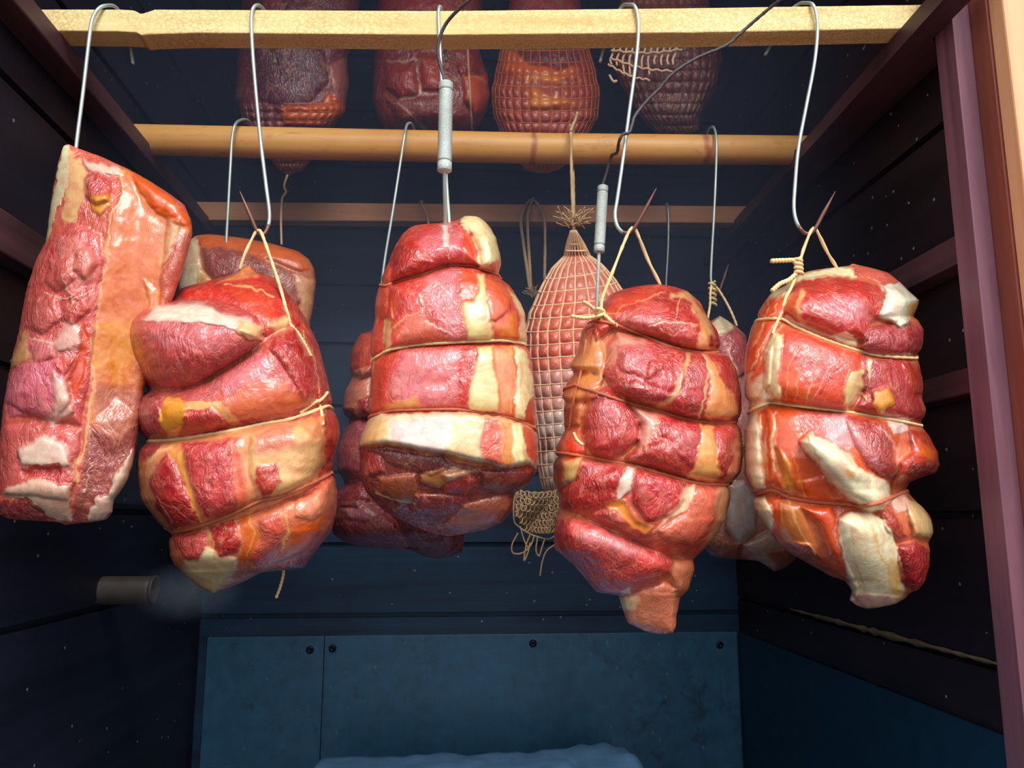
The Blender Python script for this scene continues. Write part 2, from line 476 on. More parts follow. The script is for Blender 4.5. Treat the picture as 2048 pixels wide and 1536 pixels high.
# bare wood streak in the right wall seam
def streak(y0, y1, z):
    ys = np.linspace(y0, y1, 40); V, F = [], []
    for i, y in enumerate(ys):
        w = .004*(0.5+random.random())*math.sin(PI*(i+.5)/40)**.4
        V += [(XR-.0015, y, z-w), (XR-.0015, y, z+w*.8), (XR+.001, y, z)]
    for i in range(39):
        a = i*3; F += [(a, a+3, a+4, a+1), (a+1, a+4, a+5, a+2), (a+2, a+5, a+3, a)]
    return V, F
V1, F1 = streak(.74, 1.26, CAMZ-.139)
o = mesh_obj('trim_5', V1, F1, M['streak']); tag(o, kind='structure')

# screws of the lining sheet
for i, (u, v, lab) in enumerate([(620, 1300, 'left of the pair of dark screws in the lining sheet corner'),
                  (665, 1297, 'right of the pair of dark screws in the lining sheet corner'),
                  (1066, 1287, 'dark screw near the middle of the lining sheet top edge'),
                  (1440, 1290, 'dark screw at the right end of the lining sheet top edge')]):
    c = P(u, v, YB-.005)
    o = lathe('screw', c+np.array([0, .002, 0]), c+np.array([0, -.002, 0]), [(0, .0001), (0, .007), (.6, .0068), (1, .005), (1, .0025), (.7, .002), (.7, .0001)], M['screw'], None, 16)
    tag(o, lab, 'screw', 'screws in the lining sheet')

# smoke inlet pipe
pp = empty('smoke_pipe', (XL, 1.08, CAMZ-.089), 'sooty steel pipe end letting smoke in through the left wall', 'pipe')
zc = CAMZ-.089
R = .0175
o = lathe('pipe_body', (XL-.02, 1.08, zc), (-.380, 1.08, zc), [(0, R), (.3, R), (.9, R), (1, R), (1, R-.002), (.5, R-.002), (.2, R-.003)], M['pipe'], pp, 32)
o = lathe('pipe_rim', (-.383, 1.08, zc), (-.379, 1.08, zc), [(0, R), (0, R+.0008), (1, R+.0008), (1, R-.002)], M['pipe'], pp, 32)

# ------------------------------------------------------------------ slats the meat hangs from
Y1 = lambda u: .785+(.748-.785)*(u-105)/(1793-105)
def loft_bar(name, us, top, bot, yfun, depth, mat, label, jag=0.0, roundness=0.0):
    us = np.asarray(us, float)
    rows = []
    rng = np.random.RandomState(3)
    for u in us:
        y = yfun(u); zt = P(u, np.interp(u, *top), y); zb = P(u, np.interp(u, *bot), y)
        x = zt[0]; h = zt[2]-zb[2]; zm = (zt[2]+zb[2])/2
        hx, hz = depth/2, h/2
        ring = []
        for k in range(24):
            a = 2*PI*(k+.5)/24
            e = 1.0 if roundness else 0.10
            ca, sa = math.cos(a), math.sin(a)
            px = abs(ca)**e*np.sign(ca); pz = abs(sa)**e*np.sign(sa)
            j = 1+jag*rng.randn()*.5
            ring.append((x, y+hx-hx*px*j if False else y+hx+hx*px, zm+hz*pz*j))
        rows.append(ring)
    V = np.array(rows)
    n, m = V.shape[:2]
    F = []
    for i in range(n-1):
        for k in range(m):
            l = (k+1) % m; F.append((i*m+k, (i+1)*m+k, (i+1)*m+l, i*m+l))
    F.append(tuple(range(m-1, -1, -1))[::-1]); F.append(tuple((n-1)*m+k for k in range(m))[::-1])
    o = mesh_obj(name, V.reshape(-1, 3), F, mat, smooth=bool(roundness))
    tag(o, label, 'slat', 'wooden slats the meat hangs from')
    return o
us = np.r_[np.arange(64, 240, 24), np.arange(240, 330, 5), np.arange(330, 1852, 24), 1856]
loft_bar('crossbar', us,
         ([40, 70, 240, 268, 282, 292, 310, 880, 1400, 1880], [18, 18, 18, 20, 27, 24, 18, 21, 15, 8]),
         ([40, 105, 240, 275, 286, 300, 400, 880, 1400, 1793, 1880], [61, 62, 63, 65, 71, 69, 66, 70, 65, 57, 53]),
         Y1, .028, M['bar_sap'], 'pale peeled slat with a worn notch, nearest and highest of the slats', 0.012)
loft_bar('crossbar', np.arange(244, 1661, 24),
         ([240, 660, 1100, 1660], [237, 246, 256, 262]), ([240, 310, 660, 1100, 1660], [296, 297, 307, 315, 317]),
         lambda u: 1.03, .036, M['bar_round'], 'rounded yellow brown pole behind the front slat', 0.0, 1.0)
loft_bar('crossbar', np.arange(388, 1520, 24),
         ([380, 1500], [403, 412]), ([380, 1500], [440, 446]),
         lambda u: 1.30, .026, M['bar_dim'], 'dim reddish slat farthest back, lowest in view', 0.005)

# ------------------------------------------------------------------ meat builder
def vnoise(h, w, cell, rng):
    gh, gw = int(h/cell)+3, int(w/cell)+3
    g = rng.rand(gh, gw)*2-1
    y = np.arange(h)/cell; x = np.arange(w)/cell
    yi = y.astype(int); xi = x.astype(int); fy = y-yi; fx = x-xi
    fy = fy*fy*(3-2*fy); fx = fx*fx*(3-2*fx)
    a = g[np.ix_(yi, xi)]; b = g[np.ix_(yi, xi+1)]; c = g[np.ix_(yi+1, xi)]; d = g[np.ix_(yi+1, xi+1)]
    fx = fx[None]; fy = fy[:, None]
    return (a*(1-fx)+b*fx)*(1-fy)+(c*(1-fx)+d*fx)*fy

def seg_dist(px, py, pts, closed):
    pts = np.asarray(pts, float)
    if closed: pts = np.vstack([pts, pts[:1]])
    best = np.full(px.shape, 1e9)
    for (x0, y0), (x1, y1) in zip(pts[:-1], pts[1:]):
        dx, dy = x1-x0, y1-y0; L = dx*dx+dy*dy+1e-9
        t = np.clip(((px-x0)*dx+(py-y0)*dy)/L, 0, 1)
        best = np.minimum(best, (px-x0-t*dx)**2+(py-y0-t*dy)**2)
    return np.sqrt(best)

def signed_in(px, py, pts):
    d = seg_dist(px, py, pts, True)
    ins = np.zeros(px.shape, bool)
    n = len(pts)
    for i in range(n):
        x0, y0 = pts[i]; x1, y1 = pts[(i+1) % n]
        if y0 == y1: continue
        c = ((y0 > py) != (y1 > py)) & (px < (x1-x0)*(py-y0)/(y1-y0)+x0)
        ins ^= c
    return np.where(ins, d, -d)

def smooth1(a, k):
    if k < 2: return a
    ker = np.hanning(k+2)[1:-1]; ker /= ker.sum()
    return np.convolve(np.pad(a, (k//2, k-1-k//2), mode='edge'), ker, mode='valid')

def blur(a, k):
    for ax in (0, 1):
        b = np.zeros_like(a)
        for i in range(-k, k+1): b += np.roll(a, i, ax)
        a = b/(2*k+1)
    return a

class Meat:
    """A piece of meat: outline traced at its own distance Y, given real depth, with lobes (outline, colour, swell) and fat seams."""
    def __init__(self, outline, Y, thick=.8, base=(190, 80, 70), patches=(), lines=(), seed=1, endR=90, back=.8,
                 warp=3.6, grooves=(), flat=1.0, extra=None, Rbot=None, deep=1.0):
        self.Y = Y; self.s = Y/FPX; rng = np.random.RandomState(seed)
        o = np.asarray(outline, float)
        self.v0, self.v1 = o[:, 1].min(), o[:, 1].max()
        self.u0, self.u1 = o[:, 0].min()-4, o[:, 0].max()+4
        self.rv = np.linspace(self.v0+.4, self.v1-.4, int(self.v1-self.v0)+1)
        xl = np.full(len(self.rv), np.nan); xr = xl.copy()
        n = len(o)
        for k, v in enumerate(self.rv):
            xs = []
            for i in range(n):
                (a, b), (c, d) = o[i], o[(i+1) % n]
                if (b > v) != (d > v): xs.append(a+(c-a)*(v-b)/(d-b))
            if xs: xl[k], xr[k] = min(xs), max(xs)
        ok = ~np.isnan(xl)
        xl = np.interp(self.rv, self.rv[ok], xl[ok]); xr = np.interp(self.rv, self.rv[ok], xr[ok])
        jl = smooth1(rng.randn(len(xl)), 21)*2.2; jr = smooth1(rng.randn(len(xl)), 21)*2.2
        self.xl, self.xr = smooth1(xl, 7)+jl*.6, smooth1(xr, 7)+jr*.6
        hw = (self.xr-self.xl)/2
        dist = np.minimum(self.rv-self.v0, 1e9)
        def taper(d, R): t = np.clip(d/R, 0, 1); return np.sqrt(np.clip(1-(1-t)**2, 0, 1))
        for pts, wd, dep in grooves:
            self.xl += dep*.8*np.exp(-((self.rv-pts[0][1])/(wd*1.6))**2); self.xr -= dep*.8*np.exp(-((self.rv-pts[-1][1])/(wd*1.6))**2)
        hw = (self.xr-self.xl)/2
        E = taper(self.rv-self.v0, endR)*taper(self.v1-self.rv, Rbot or endR)
        wide = smooth1(hw, 121) if len(hw) > 130 else np.full_like(hw, hw.mean())
        self.D = np.minimum(wide, np.maximum(hw*1.6, 1))*thick*E
        self.Db = self.D*back
        H, W = int(self.v1-self.v0)+10, int(self.u1-self.u0)+10
        py, px = np.mgrid[0:H, 0:W].astype(float); py += self.v0-3; px += self.u0-3
        wx = vnoise(H, W, 34, rng)*warp+vnoise(H, W, 11, rng)*warp*.5+vnoise(H, W, 6, rng)*warp*.34; wy = vnoise(H, W, 34, rng)*warp+vnoise(H, W, 11, rng)*warp*.5+vnoise(H, W, 6, rng)*warp*.34
        qx, qy = px+wx, py+wy
        hx, hy = px+wx*.35, py+wy*.35
        col = np.empty((H, W, 3)); col[:] = lin(base)
        rel = np.zeros((H, W))
        for p in patches:
            poly, c = p[0], p[1]; amp = p[2] if len(p) > 2 else 0; R = p[3] if len(p) > 3 else 35; soft = (p[4] if len(p) > 4 else 3.2)*1.05
            a = np.asarray(poly, float); pad = 14
            i0 = max(int(a[:, 1].min()-self.v0)-pad, 0); i1 = min(int(a[:, 1].max()-self.v0)+pad+6, H)
            j0 = max(int(a[:, 0].min()-self.u0)-pad, 0); j1 = min(int(a[:, 0].max()-self.u0)+pad+6, W)
            if i1 <= i0 or j1 <= j0: continue
            s = np.s_[i0:i1, j0:j1]
            if c is not None:
                sd = signed_in(qx[s], qy[s], poly)
                m = np.clip((sd+soft)/(2*soft), 0, 1); m = (m*m*(3-2*m))[..., None]
                col[s] = col[s]*(1-m)+lin(c)*m
            if amp:
                sd = signed_in(hx[s], hy[s], poly)
                t = np.clip((sd+1.0)/R, 0, 1)
                h = np.sqrt(1-(1-t)**2) if amp > 0 else t*t*(3-2*t)
                rel[s] += amp*1.25*h
        for pts, w, c in lines:
            d = seg_dist(qx, qy, pts, False)
            wv = w*(1+.5*vnoise(H, W, 25, rng))
            m = (np.clip(1.4-d/np.maximum(wv*.5, .6), 0, 1)*.85)[..., None]
            col = col*(1-m)+lin(c)*m
        k = np.clip((0.36-col[..., 1])/0.30, 0, 1)*np.clip(col[..., 0]*3-.3, 0, 1)*np.clip((col[..., 2]/(col[..., 1]+.003)-.2)/.4, .15, 1)
        t1 = vnoise(H, W, 40, rng)*.5+.5; t2 = vnoise(H, W, 18, rng)
        kr = k; k = k*deep
        g = 1-k*(.24+.24*t1); col[..., 1] *= g; col[..., 2] *= 1-k*(.34+.26*t1); col[..., 0] *= 1-k*(.07+.18*t2)
        rel = blur(blur(rel, 1), 1)
        for pts, wd, dep in grooves:
            d = seg_dist(px, py, pts, False); rel -= dep*np.exp(-(d/wd)**2)
        rel += (vnoise(H, W, 26, rng)*2.0+vnoise(H, W, 10, rng)*.8)*(.3+.7*kr)
        if extra is not None: rel = extra(px, py, rel, self)
        self.col, self.rel, self.H, self.W = col, rel, H, W
        self.flat = flat

    def samp(self, img, u, v):
        x = np.clip(u-self.u0+3, 0, self.W-1.01); y = np.clip(v-self.v0+3, 0, self.H-1.01)
        xi = x.astype(int); yi = y.astype(int); fx = x-xi; fy = y-yi
        if img.ndim == 3: fx, fy = fx[..., None], fy[..., None]
        return (img[yi, xi]*(1-fx)+img[yi, xi+1]*fx)*(1-fy)+(img[yi+1, xi]*(1-fx)+img[yi+1, xi+1]*fx)*fy

    def row(self, v):
        return (np.interp(v, self.rv, self.xl), np.interp(v, self.rv, self.xr), np.interp(v, self.rv, self.D), np.interp(v, self.rv, self.Db))

    def at(self, th, v, off=0.0):
        """th 0 = right edge, pi/2 = front, pi = left edge, on round the back"""
        xl, xr, D, Db = self.row(v)
        c, s = np.cos(th), np.sin(th)
        p = 0.9
        u = (xl+xr)/2+(xr-xl)/2*np.sign(c)*np.abs(c)**p
        sh = np.abs(s)**self.flat
        edge = np.clip(np.abs(s)*1.7, 0, 1)
        R = self.samp(self.rel, u, v)
        y = np.where(s >= 0, self.Y-self.s*(D*sh+R*edge), self.Y+self.s*(Db*sh+R*.35*edge))
        y = y-off*np.sign(s)*np.abs(s)
        ue = u+np.where(np.abs(c) > .5, np.sign(c)*off*.25/self.s*np.abs(c), 0)
        return P(ue, v, y), u

    def front(self, u, v, off=0.0):
        u = np.asarray(u, float); v = np.asarray(v, float)
        xl, xr, D, Db = self.row(v)
        c = np.clip((u-(xl+xr)/2)/np.maximum((xr-xl)/2, 1), -1, 1); c = np.sign(c)*np.abs(c)**(1/.9)
        return self.at(np.arccos(c), v, off)[0]

    def build(self, name, label, cat, mat, nt=300, nv=280, group=None, parent=None):
        t = np.linspace(0, 1, nv); tt = .5-.5*np.cos(PI*t)
        vs = self.v0+.5+(self.v1-self.v0-1)*(.45*t+.55*tt)
        th = np.linspace(0, PI, int(nt*.68), endpoint=False); tb = np.linspace(PI, 2*PI, nt-len(th), endpoint=False)
        th = np.r_[th, tb]
        TH, VV = np.meshgrid(th, vs)
        V, U = self.at(TH, VV)
        top = V[0].mean(0); bot = V[-1].mean(0)
        V[0] = top+(V[0]-top)*.02; V[-1] = bot+(V[-1]-bot)*.02
        cc = self.samp(self.col, U, VV)
        cols = np.concatenate([cc, np.ones(cc.shape[:2]+(1,))], -1)
        o = grid_obj(name, V, True, mat, None, cols)
        if label: tag(o, label, cat, group)
        self.obj = o
        if parent: under(o, parent)
        return o

    def wrap(self, pts, r, mat, name='tying_string', sink=0.0, full=True):
        """a string round the meat: pts = its visible run, left to right; the rest goes round the back"""
        a = np.asarray(pts, float)
        us = np.linspace(a[0, 0], a[-1, 0], 70); sp_ = smooth_path(a, 140)
        vv = np.interp(us, sp_[:, 0], sp_[:, 1])
        xl, xr, _, _ = self.row(vv)
        c = np.clip((us-(xl+xr)/2)/((xr-xl)/2), -.995, .995); th = np.arccos(np.sign(c)*np.abs(c)**(1/.9))
        if not full:
            return tube(name, self.at(th, vv, r*(1-sink))[0], r, mat, self.obj, 8, 900, .18)
        f = self.at(th, vv, r*(1-sink))[0]
        tb = np.linspace(th[-1], th[0]-2*PI, 50)[1:-1]; vb = np.linspace(vv[-1], vv[0], 50)[1:-1]
        b = self.at(np.mod(tb, 2*PI), vb, r)[0]
        return tube(name, np.vstack([f, b]), r, mat, self.obj, 8, 900, .18, closed=True)

# colours of flesh, fat and smoked rind, with painted sheen and shadow tones (sRGB)
cR, cDR, cM, cK, cO, cY, cF, cCr, cW, cS, cB, cMR = ((188, 54, 50), (152, 36, 44), (200, 84, 94), (214, 120, 122), (214, 90, 28), (222, 146, 46),
    (220, 168, 108), (228, 210, 160), (226, 212, 190), (210, 104, 76), (140, 72, 42), (120, 46, 46))

# ---- A: slab of loin, far left
A = Meat([(128,290),(138,288),(160,298),(200,312),(250,335),(300,362),(340,388),(370,410),(382,440),(385,465),(375,510),(362,550),(345,600),(315,690),(288,780),
  (280,840),(273,890),(265,930),(255,960),(240,985),(228,1000),(225,1025),(212,1040),(190,1043),(172,1047),(160,1040),(142,1040),(130,1050),(118,1045),(95,1040),(60,1042),
  (20,1040),(0,1030),(-8,990),(-6,930),(0,870),(5,820),(15,760),(28,700),(38,660),(45,620),(55,570),(72,520),(92,482),(97,440),(101,410),(106,375),(112,345),(120,310)],
  .745, .42, (205, 94, 76), [
  ([(128,290),(140,290),(137,330),(130,370),(122,410),(110,440),(97,478),(90,482),(98,420),(110,350)], (206, 194, 150)),
  ([(140,298),(165,330),(174,360),(165,420),(150,455),(132,436),(128,390),(135,340)], (216, 168, 112)),
  ([(138,288),(200,312),(300,362),(240,338),(200,332),(170,330),(150,318)], (208, 92, 70)),
  ([(95,482),(150,450),(200,470),(205,520),(192,620),(186,700),(162,850),(60,830),(4,800),(40,650),(60,560)], (206, 88, 84), 16, 70),
  ([(250,340),(300,362),(345,392),(375,420),(386,465),(372,520),(350,590),(320,660),(287,780),(279,840),(180,850),(186,760),(186,700),(192,620),(208,540),(228,430),(244,362)], (210, 108, 46), -14, 60),
  ([(265,350),(300,365),(345,392),(375,420),(384,450),(340,442),(310,420),(280,385)], (222, 84, 10), 6, 20, 9),
  ([(192,640),(280,640),(292,690),(250,760),(190,750)], (214, 130, 30), 0, 20, 16),
  ([(335,440),(360,436),(356,470),(345,510),(330,532),(332,470)], (206, 156, 110), 5, 14, 8),
  ([(358,460),(384,465),(372,520),(345,600),(315,640),(322,560),(345,510)], (190, 96, 76), 4, 20, 7),
  ([(190,765),(288,780),(277,850),(240,905),(200,860)], (188, 112, 86), 0, 20, 14),
  ([(285,560),(300,600),(290,690),(300,640),(310,580)], (222, 140, 90), 4, 10, 6),
  ([(168,358),(200,343),(222,362),(216,400),(190,408),(170,388)], (192, 66, 62), 12, 22),
  ([(180,395),(215,385),(220,410),(200,430),(185,420)], cY, 5, 14),
  ([(165,322),(200,325),(240,338),(248,350),(215,349),(180,343)], (224, 192, 170), 4, 12, 6),
  ([(120,470),(165,480),(190,520),(180,560),(140,600),(110,560)], (214, 120, 112), 6, 25),
  ([(140,640),(175,680),(172,700),(115,702),(110,690)], (222, 172, 156), 3, 12, 9),
  ([(40,735),(120,720),(142,800),(112,840),(20,832),(12,790)], (214, 108, 124), 6, 25),  # pink sheen painted on the lower left face
  ([(165,640),(182,680),(172,740),(152,800),(138,822),(133,760),(150,720)], (206, 70, 34), -4, 10),
  ([(105,745),(130,760),(150,825),(112,852),(85,862),(110,825)], (220, 176, 158), 3, 10, 8),
  ([(35,690),(50,660),(70,720),(40,735),(10,740)], (206, 150, 100), 0, 10, 6),
  ([(0,850),(110,850),(160,860),(150,960),(135,1000),(0,985)], (204, 92, 88), 10, 40),
  ([(36,900),(90,876),(125,888),(142,930),(100,937),(40,928)], (222, 192, 172), 6, 14, 7),
  ([(40,937),(115,930),(126,946),(110,956),(45,957)], (192, 58, 56), -5, 8),
  ([(8,978),(60,962),(140,968),(142,1042),(120,1047),(90,1030),(50,1000),(10,988)], (212, 174, 150), 8, 25),
  ([(-8,1000),(40,995),(70,1010),(97,1037),(60,1044),(-6,1036)], (146, 58, 62), 6, 15),
  ([(182,855),(240,880),(277,850),(267,930),(242,987),(206,1002),(172,1042),(143,1037),(160,950)], (156, 78, 72), -6, 40),
  ([(232,940),(266,895),(268,935),(247,982),(230,1000),(227,1025),(212,1042),(175,1042),(190,1000),(212,990)], (208, 178, 154), 8, 16),
  ([(100,520),(140,510),(150,560),(115,585),(88,560)], (208, 100, 92), 8, 22, 9),
  ([(150,500),(185,490),(195,530),(165,560),(145,540)], (214, 118, 104), 8, 20, 9),
  ([(70,600),(110,590),(120,640),(85,670),(55,650)], (210, 104, 98), 8, 24, 9),
  ([(125,590),(170,575),(180,620),(145,650),(120,635)], (204, 84, 76), 7, 20, 9),
  ([(60,690),(100,675),(110,715),(70,730)], (216, 116, 120), 6, 18, 9),
  ([(105,730),(150,715),(130,750)], (206, 74, 60), 5, 14, 8),
  ], [([(150,505),(130,560),(140,610)], 4, (226, 176, 150)), ([(90,580),(120,600),(170,590)], 3, (228, 180, 160)), ([(60,680),(110,690),(160,665)], 4, (226, 180, 160)), ([(245,345),(240,400),(222,440),(208,540),(192,620),(186,740),(185,820),(165,900),(148,960)], 7, (216, 164, 104)),
      ([(182,840),(178,930),(168,985)], 3, (214, 170, 150)), ([(212,880),(205,960),(190,1000)], 3, (120, 48, 46)),
      ([(305,560),(298,620),(290,660)], 3, (226, 150, 100))], 11, 60, .9, 7, flat=.7, Rbot=80, deep=.35)
A.build('loin_slab', 'long bare slab of pork loin, leftmost in the front row, one orange side', 'meat', M['meat'], 320, 330, 'front row of hanging meat')

# ---- B: tied roll with the big bulge
B = Meat([(470,547),(490,532),(500,530),(515,545),(545,555),(565,570),(578,590),(592,605),(610,635),(622,660),(637,690),(650,740),(662,790),(669,820),(679,850),(680,864),(675,890),
  (666,925),(669,950),(675,985),(674,1005),(672,1030),(664,1060),(650,1080),(625,1110),(610,1135),(575,1142),(540,1141),(520,1146),(490,1162),(460,1175),(425,1187),(405,1178),
  (380,1160),(350,1130),(340,1112),(338,1078),(342,1064),(325,1055),(300,1025),(282,1000),(275,960),(272,930),(275,902),(290,880),(275,862),(266,832),(266,812),(275,795),
  (297,782),(290,770),(270,745),(255,708),(245,668),(248,642),(268,620),(290,610),(345,600),(360,577),(400,565),(440,556)],
  .775, .8, (196, 86, 70), [
  ([(400,565),(470,548),(520,550),(575,590),(622,660),(600,652),(560,657),(530,672),(520,655),(470,617),(420,602),(360,600),(365,580)], (200, 52, 40), 16, 40),
  ([(455,570),(540,600),(560,640),(520,640),(470,600)], (208, 66, 34), 0, 20, 9),
  ([(435,562),(470,545),(500,528),(518,552),(480,557)], (206, 124, 74), 6, 14),
  ([(578,590),(612,635),(624,664),(604,655),(588,630)], (206, 84, 66)),
  ([(530,645),(582,633),(574,662),(550,668)], cF, 0, 10, 6),
  ([(605,655),(637,690),(650,740),(669,820),(680,860),(672,912),(655,932),(650,880),(640,820),(630,760),(615,695)], (164, 62, 60), 6, 22),
  ([(640,832),(670,828),(680,860),(673,902),(656,922)], (184, 54, 42), 6, 14),
  ([(560,662),(590,652),(615,688),(632,740),(635,792),(622,810),(580,822),(500,840),(430,854),(300,874),(285,862),(268,832),(270,805),(300,778),(360,780),(420,762),(470,732),(520,697),(540,678)], (202, 88, 84), 30, 55),
  ([(545,676),(592,658),(622,720),(634,782),(612,802),(585,762),(560,720),(540,700)], (178, 42, 46), 8, 20),
  ([(430,772),(520,708),(552,730),(522,772),(450,792)], (212, 116, 126), 0, 20, 12),  # lilac pink sheen put into the lobe's colour
  ([(430,805),(500,772),(562,760),(600,790),(622,806),(560,827),(480,840),(440,822)], (206, 96, 52), 0, 20, 9),
  ([(290,775),(350,780),(430,790),(380,800),(330,800),(300,795)], (190, 84, 86), 0, 20, 7),
  ([(266,832),(272,805),(296,790),(318,796),(322,832),(325,872),(290,878),(275,862)], (164, 46, 60), 12, 24),
  ([(325,802),(360,794),(378,815),(366,847),(355,872),(335,872),(318,842)], (224, 148, 42), 6, 16),
  ([(372,800),(430,800),(455,822),(482,852),(458,853),(420,832),(380,820)], (226, 164, 98)),
  ([(366,832),(420,815),(452,842),(455,856),(360,874)], (196, 60, 55), 6, 18),
  ([(245,668),(252,637),(275,615),(310,606),(360,598),(420,598),(470,612),(510,635),(524,657),(522,678),(500,702),(470,722),(430,747),(390,770),(350,780),(310,777),(280,757),(256,712)], (196, 78, 78), 46, 75),
  ([(285,640),(310,612),(360,604),(400,608),(440,625),(500,640),(524,665),(515,680),(480,662),(440,652),(400,646),(340,646)], (226, 208, 186), 4, 14, 7),
  ([(270,655),(340,645),(440,655),(480,690),(400,705),(300,690)], (208, 104, 112), 0, 20, 12),  # painted pink sheen below the white band
  ([(478,642),(524,652),(523,680),(500,680),(474,664)], (222, 178, 120), 4, 12),
  ([(280,886),(340,883),(400,873),(520,851),(600,841),(650,830),(652,882),(652,927),(632,962),(600,987),(560,1006),(500,1030),(420,1056),(343,1066),(310,1040),(281,1000),(273,950)], (214, 136, 84), 28, 50),
  ([(278,890),(330,886),(318,905),(285,925)], (176, 60, 62), 0, 10, 4),
  ([(306,938),(336,903),(352,940),(376,1000),(400,1047),(345,1062),(310,1022),(299,972)], (178, 42, 46), 8, 20),
  ([(365,886),(420,881),(462,876),(470,940),(480,1012),(440,1036),(405,1042),(385,982),(370,932)], (196, 68, 72), 10, 26),
  ([(462,876),(480,880),(491,950),(496,1016),(475,1012),(468,940)], (210, 98, 62), 3, 8),
  ([(500,872),(600,846),(642,880),(650,922),(612,972),(560,992),(520,1002),(500,952)], (220, 168, 108), 10, 30, 9),
  ([(505,866),(590,850),(582,900),(520,912)], (210, 128, 98), 0, 20, 10),
  ([(515,937),(552,930),(562,960),(546,992),(530,1000),(507,967)], (186, 60, 46), 4, 14),
  ([(340,1069),(420,1056),(500,1031),(560,1009),(620,986),(662,960),(676,1000),(662,1052),(622,1102),(560,1122),(520,1147),(470,1169),(425,1188),(385,1162),(345,1122),(337,1090)], (212, 116, 74), 26, 50),
  ([(390,1090),(430,1100),(472,1120),(457,1167),(425,1188),(395,1167),(363,1140),(370,1110)], (226, 204, 152), 4, 20, 8),
  ([(415,1056),(470,1036),(482,1080),(472,1106),(440,1112),(425,1090)], (190, 46, 44), 6, 18),
  ([(345,1072),(405,1058),(412,1090),(395,1122),(365,1117),(350,1092)], (196, 80, 76), 6, 18),
  ([(482,1036),(505,1030),(517,1080),(502,1122),(475,1122),(490,1080)], (216, 98, 18)),
  ([(517,1040),(560,1030),(572,1060),(556,1096),(515,1132),(500,1120),(522,1080)], (206, 86, 66), 5, 18),
  ([(590,1052),(652,1010),(642,1060),(600,1102),(580,1112)], (216, 90, 14), 0, 10, 8),
  ([(590,1002),(665,960),(674,1010),(622,1042),(590,1032)], (218, 130, 92), 5, 20, 8),
  ([(530,1136),(575,1128),(628,1103),(614,1137),(575,1144)], (130, 50, 50)),
  ], [([(450,566),(480,569),(520,580),(545,592)], 4, (232, 180, 110)), ([(345,888),(362,930),(372,980),(402,1047)], 8, (222, 156, 60)),
      ([(300,925),(320,905),(345,892)], 6, (226, 176, 116)), ([(312,1000),(350,1020),(395,1050)], 3, (222, 140, 112)), ([(308,990),(330,1030),(345,1055)], 3, (222, 140, 112)),
      ([(410,1058),(425,1090),(430,1120)], 6, (224, 172, 112)), ([(500,1030),(508,1070),(492,1115)], 4, (224, 160, 90)), ([(575,1030),(582,1070),(560,1100)], 5, (226, 170, 100)),
      ([(610,660),(628,720),(640,790)], 4, (214, 150, 112)), ([(452,838),(440,815),(410,800)], 4, (230, 180, 100))],
  12, 75, .9, 5, [([(283,882),(340,880),(400,872),(470,860),(530,847),(580,838),(640,815)], 6, 7), ([(342,1066),(400,1052),(460,1030),(520,1002),(570,990),(650,945)], 6, 7)], flat=.75, deep=.8)
B.build('tied_roast', 'tied roast with a big bulging lobe at upper left, second from left in front', 'meat', M['meat'], 330, 330, 'front row of hanging meat')
B.wrap([(279,883),(340,880),(400,872),(470,860),(530,847),(580,838),(655,812)], .0016, M['string'])
B.wrap([(338,1067),(400,1052),(460,1030),(520,1002),(570,990),(668,945)], .0016, M['string_red'])

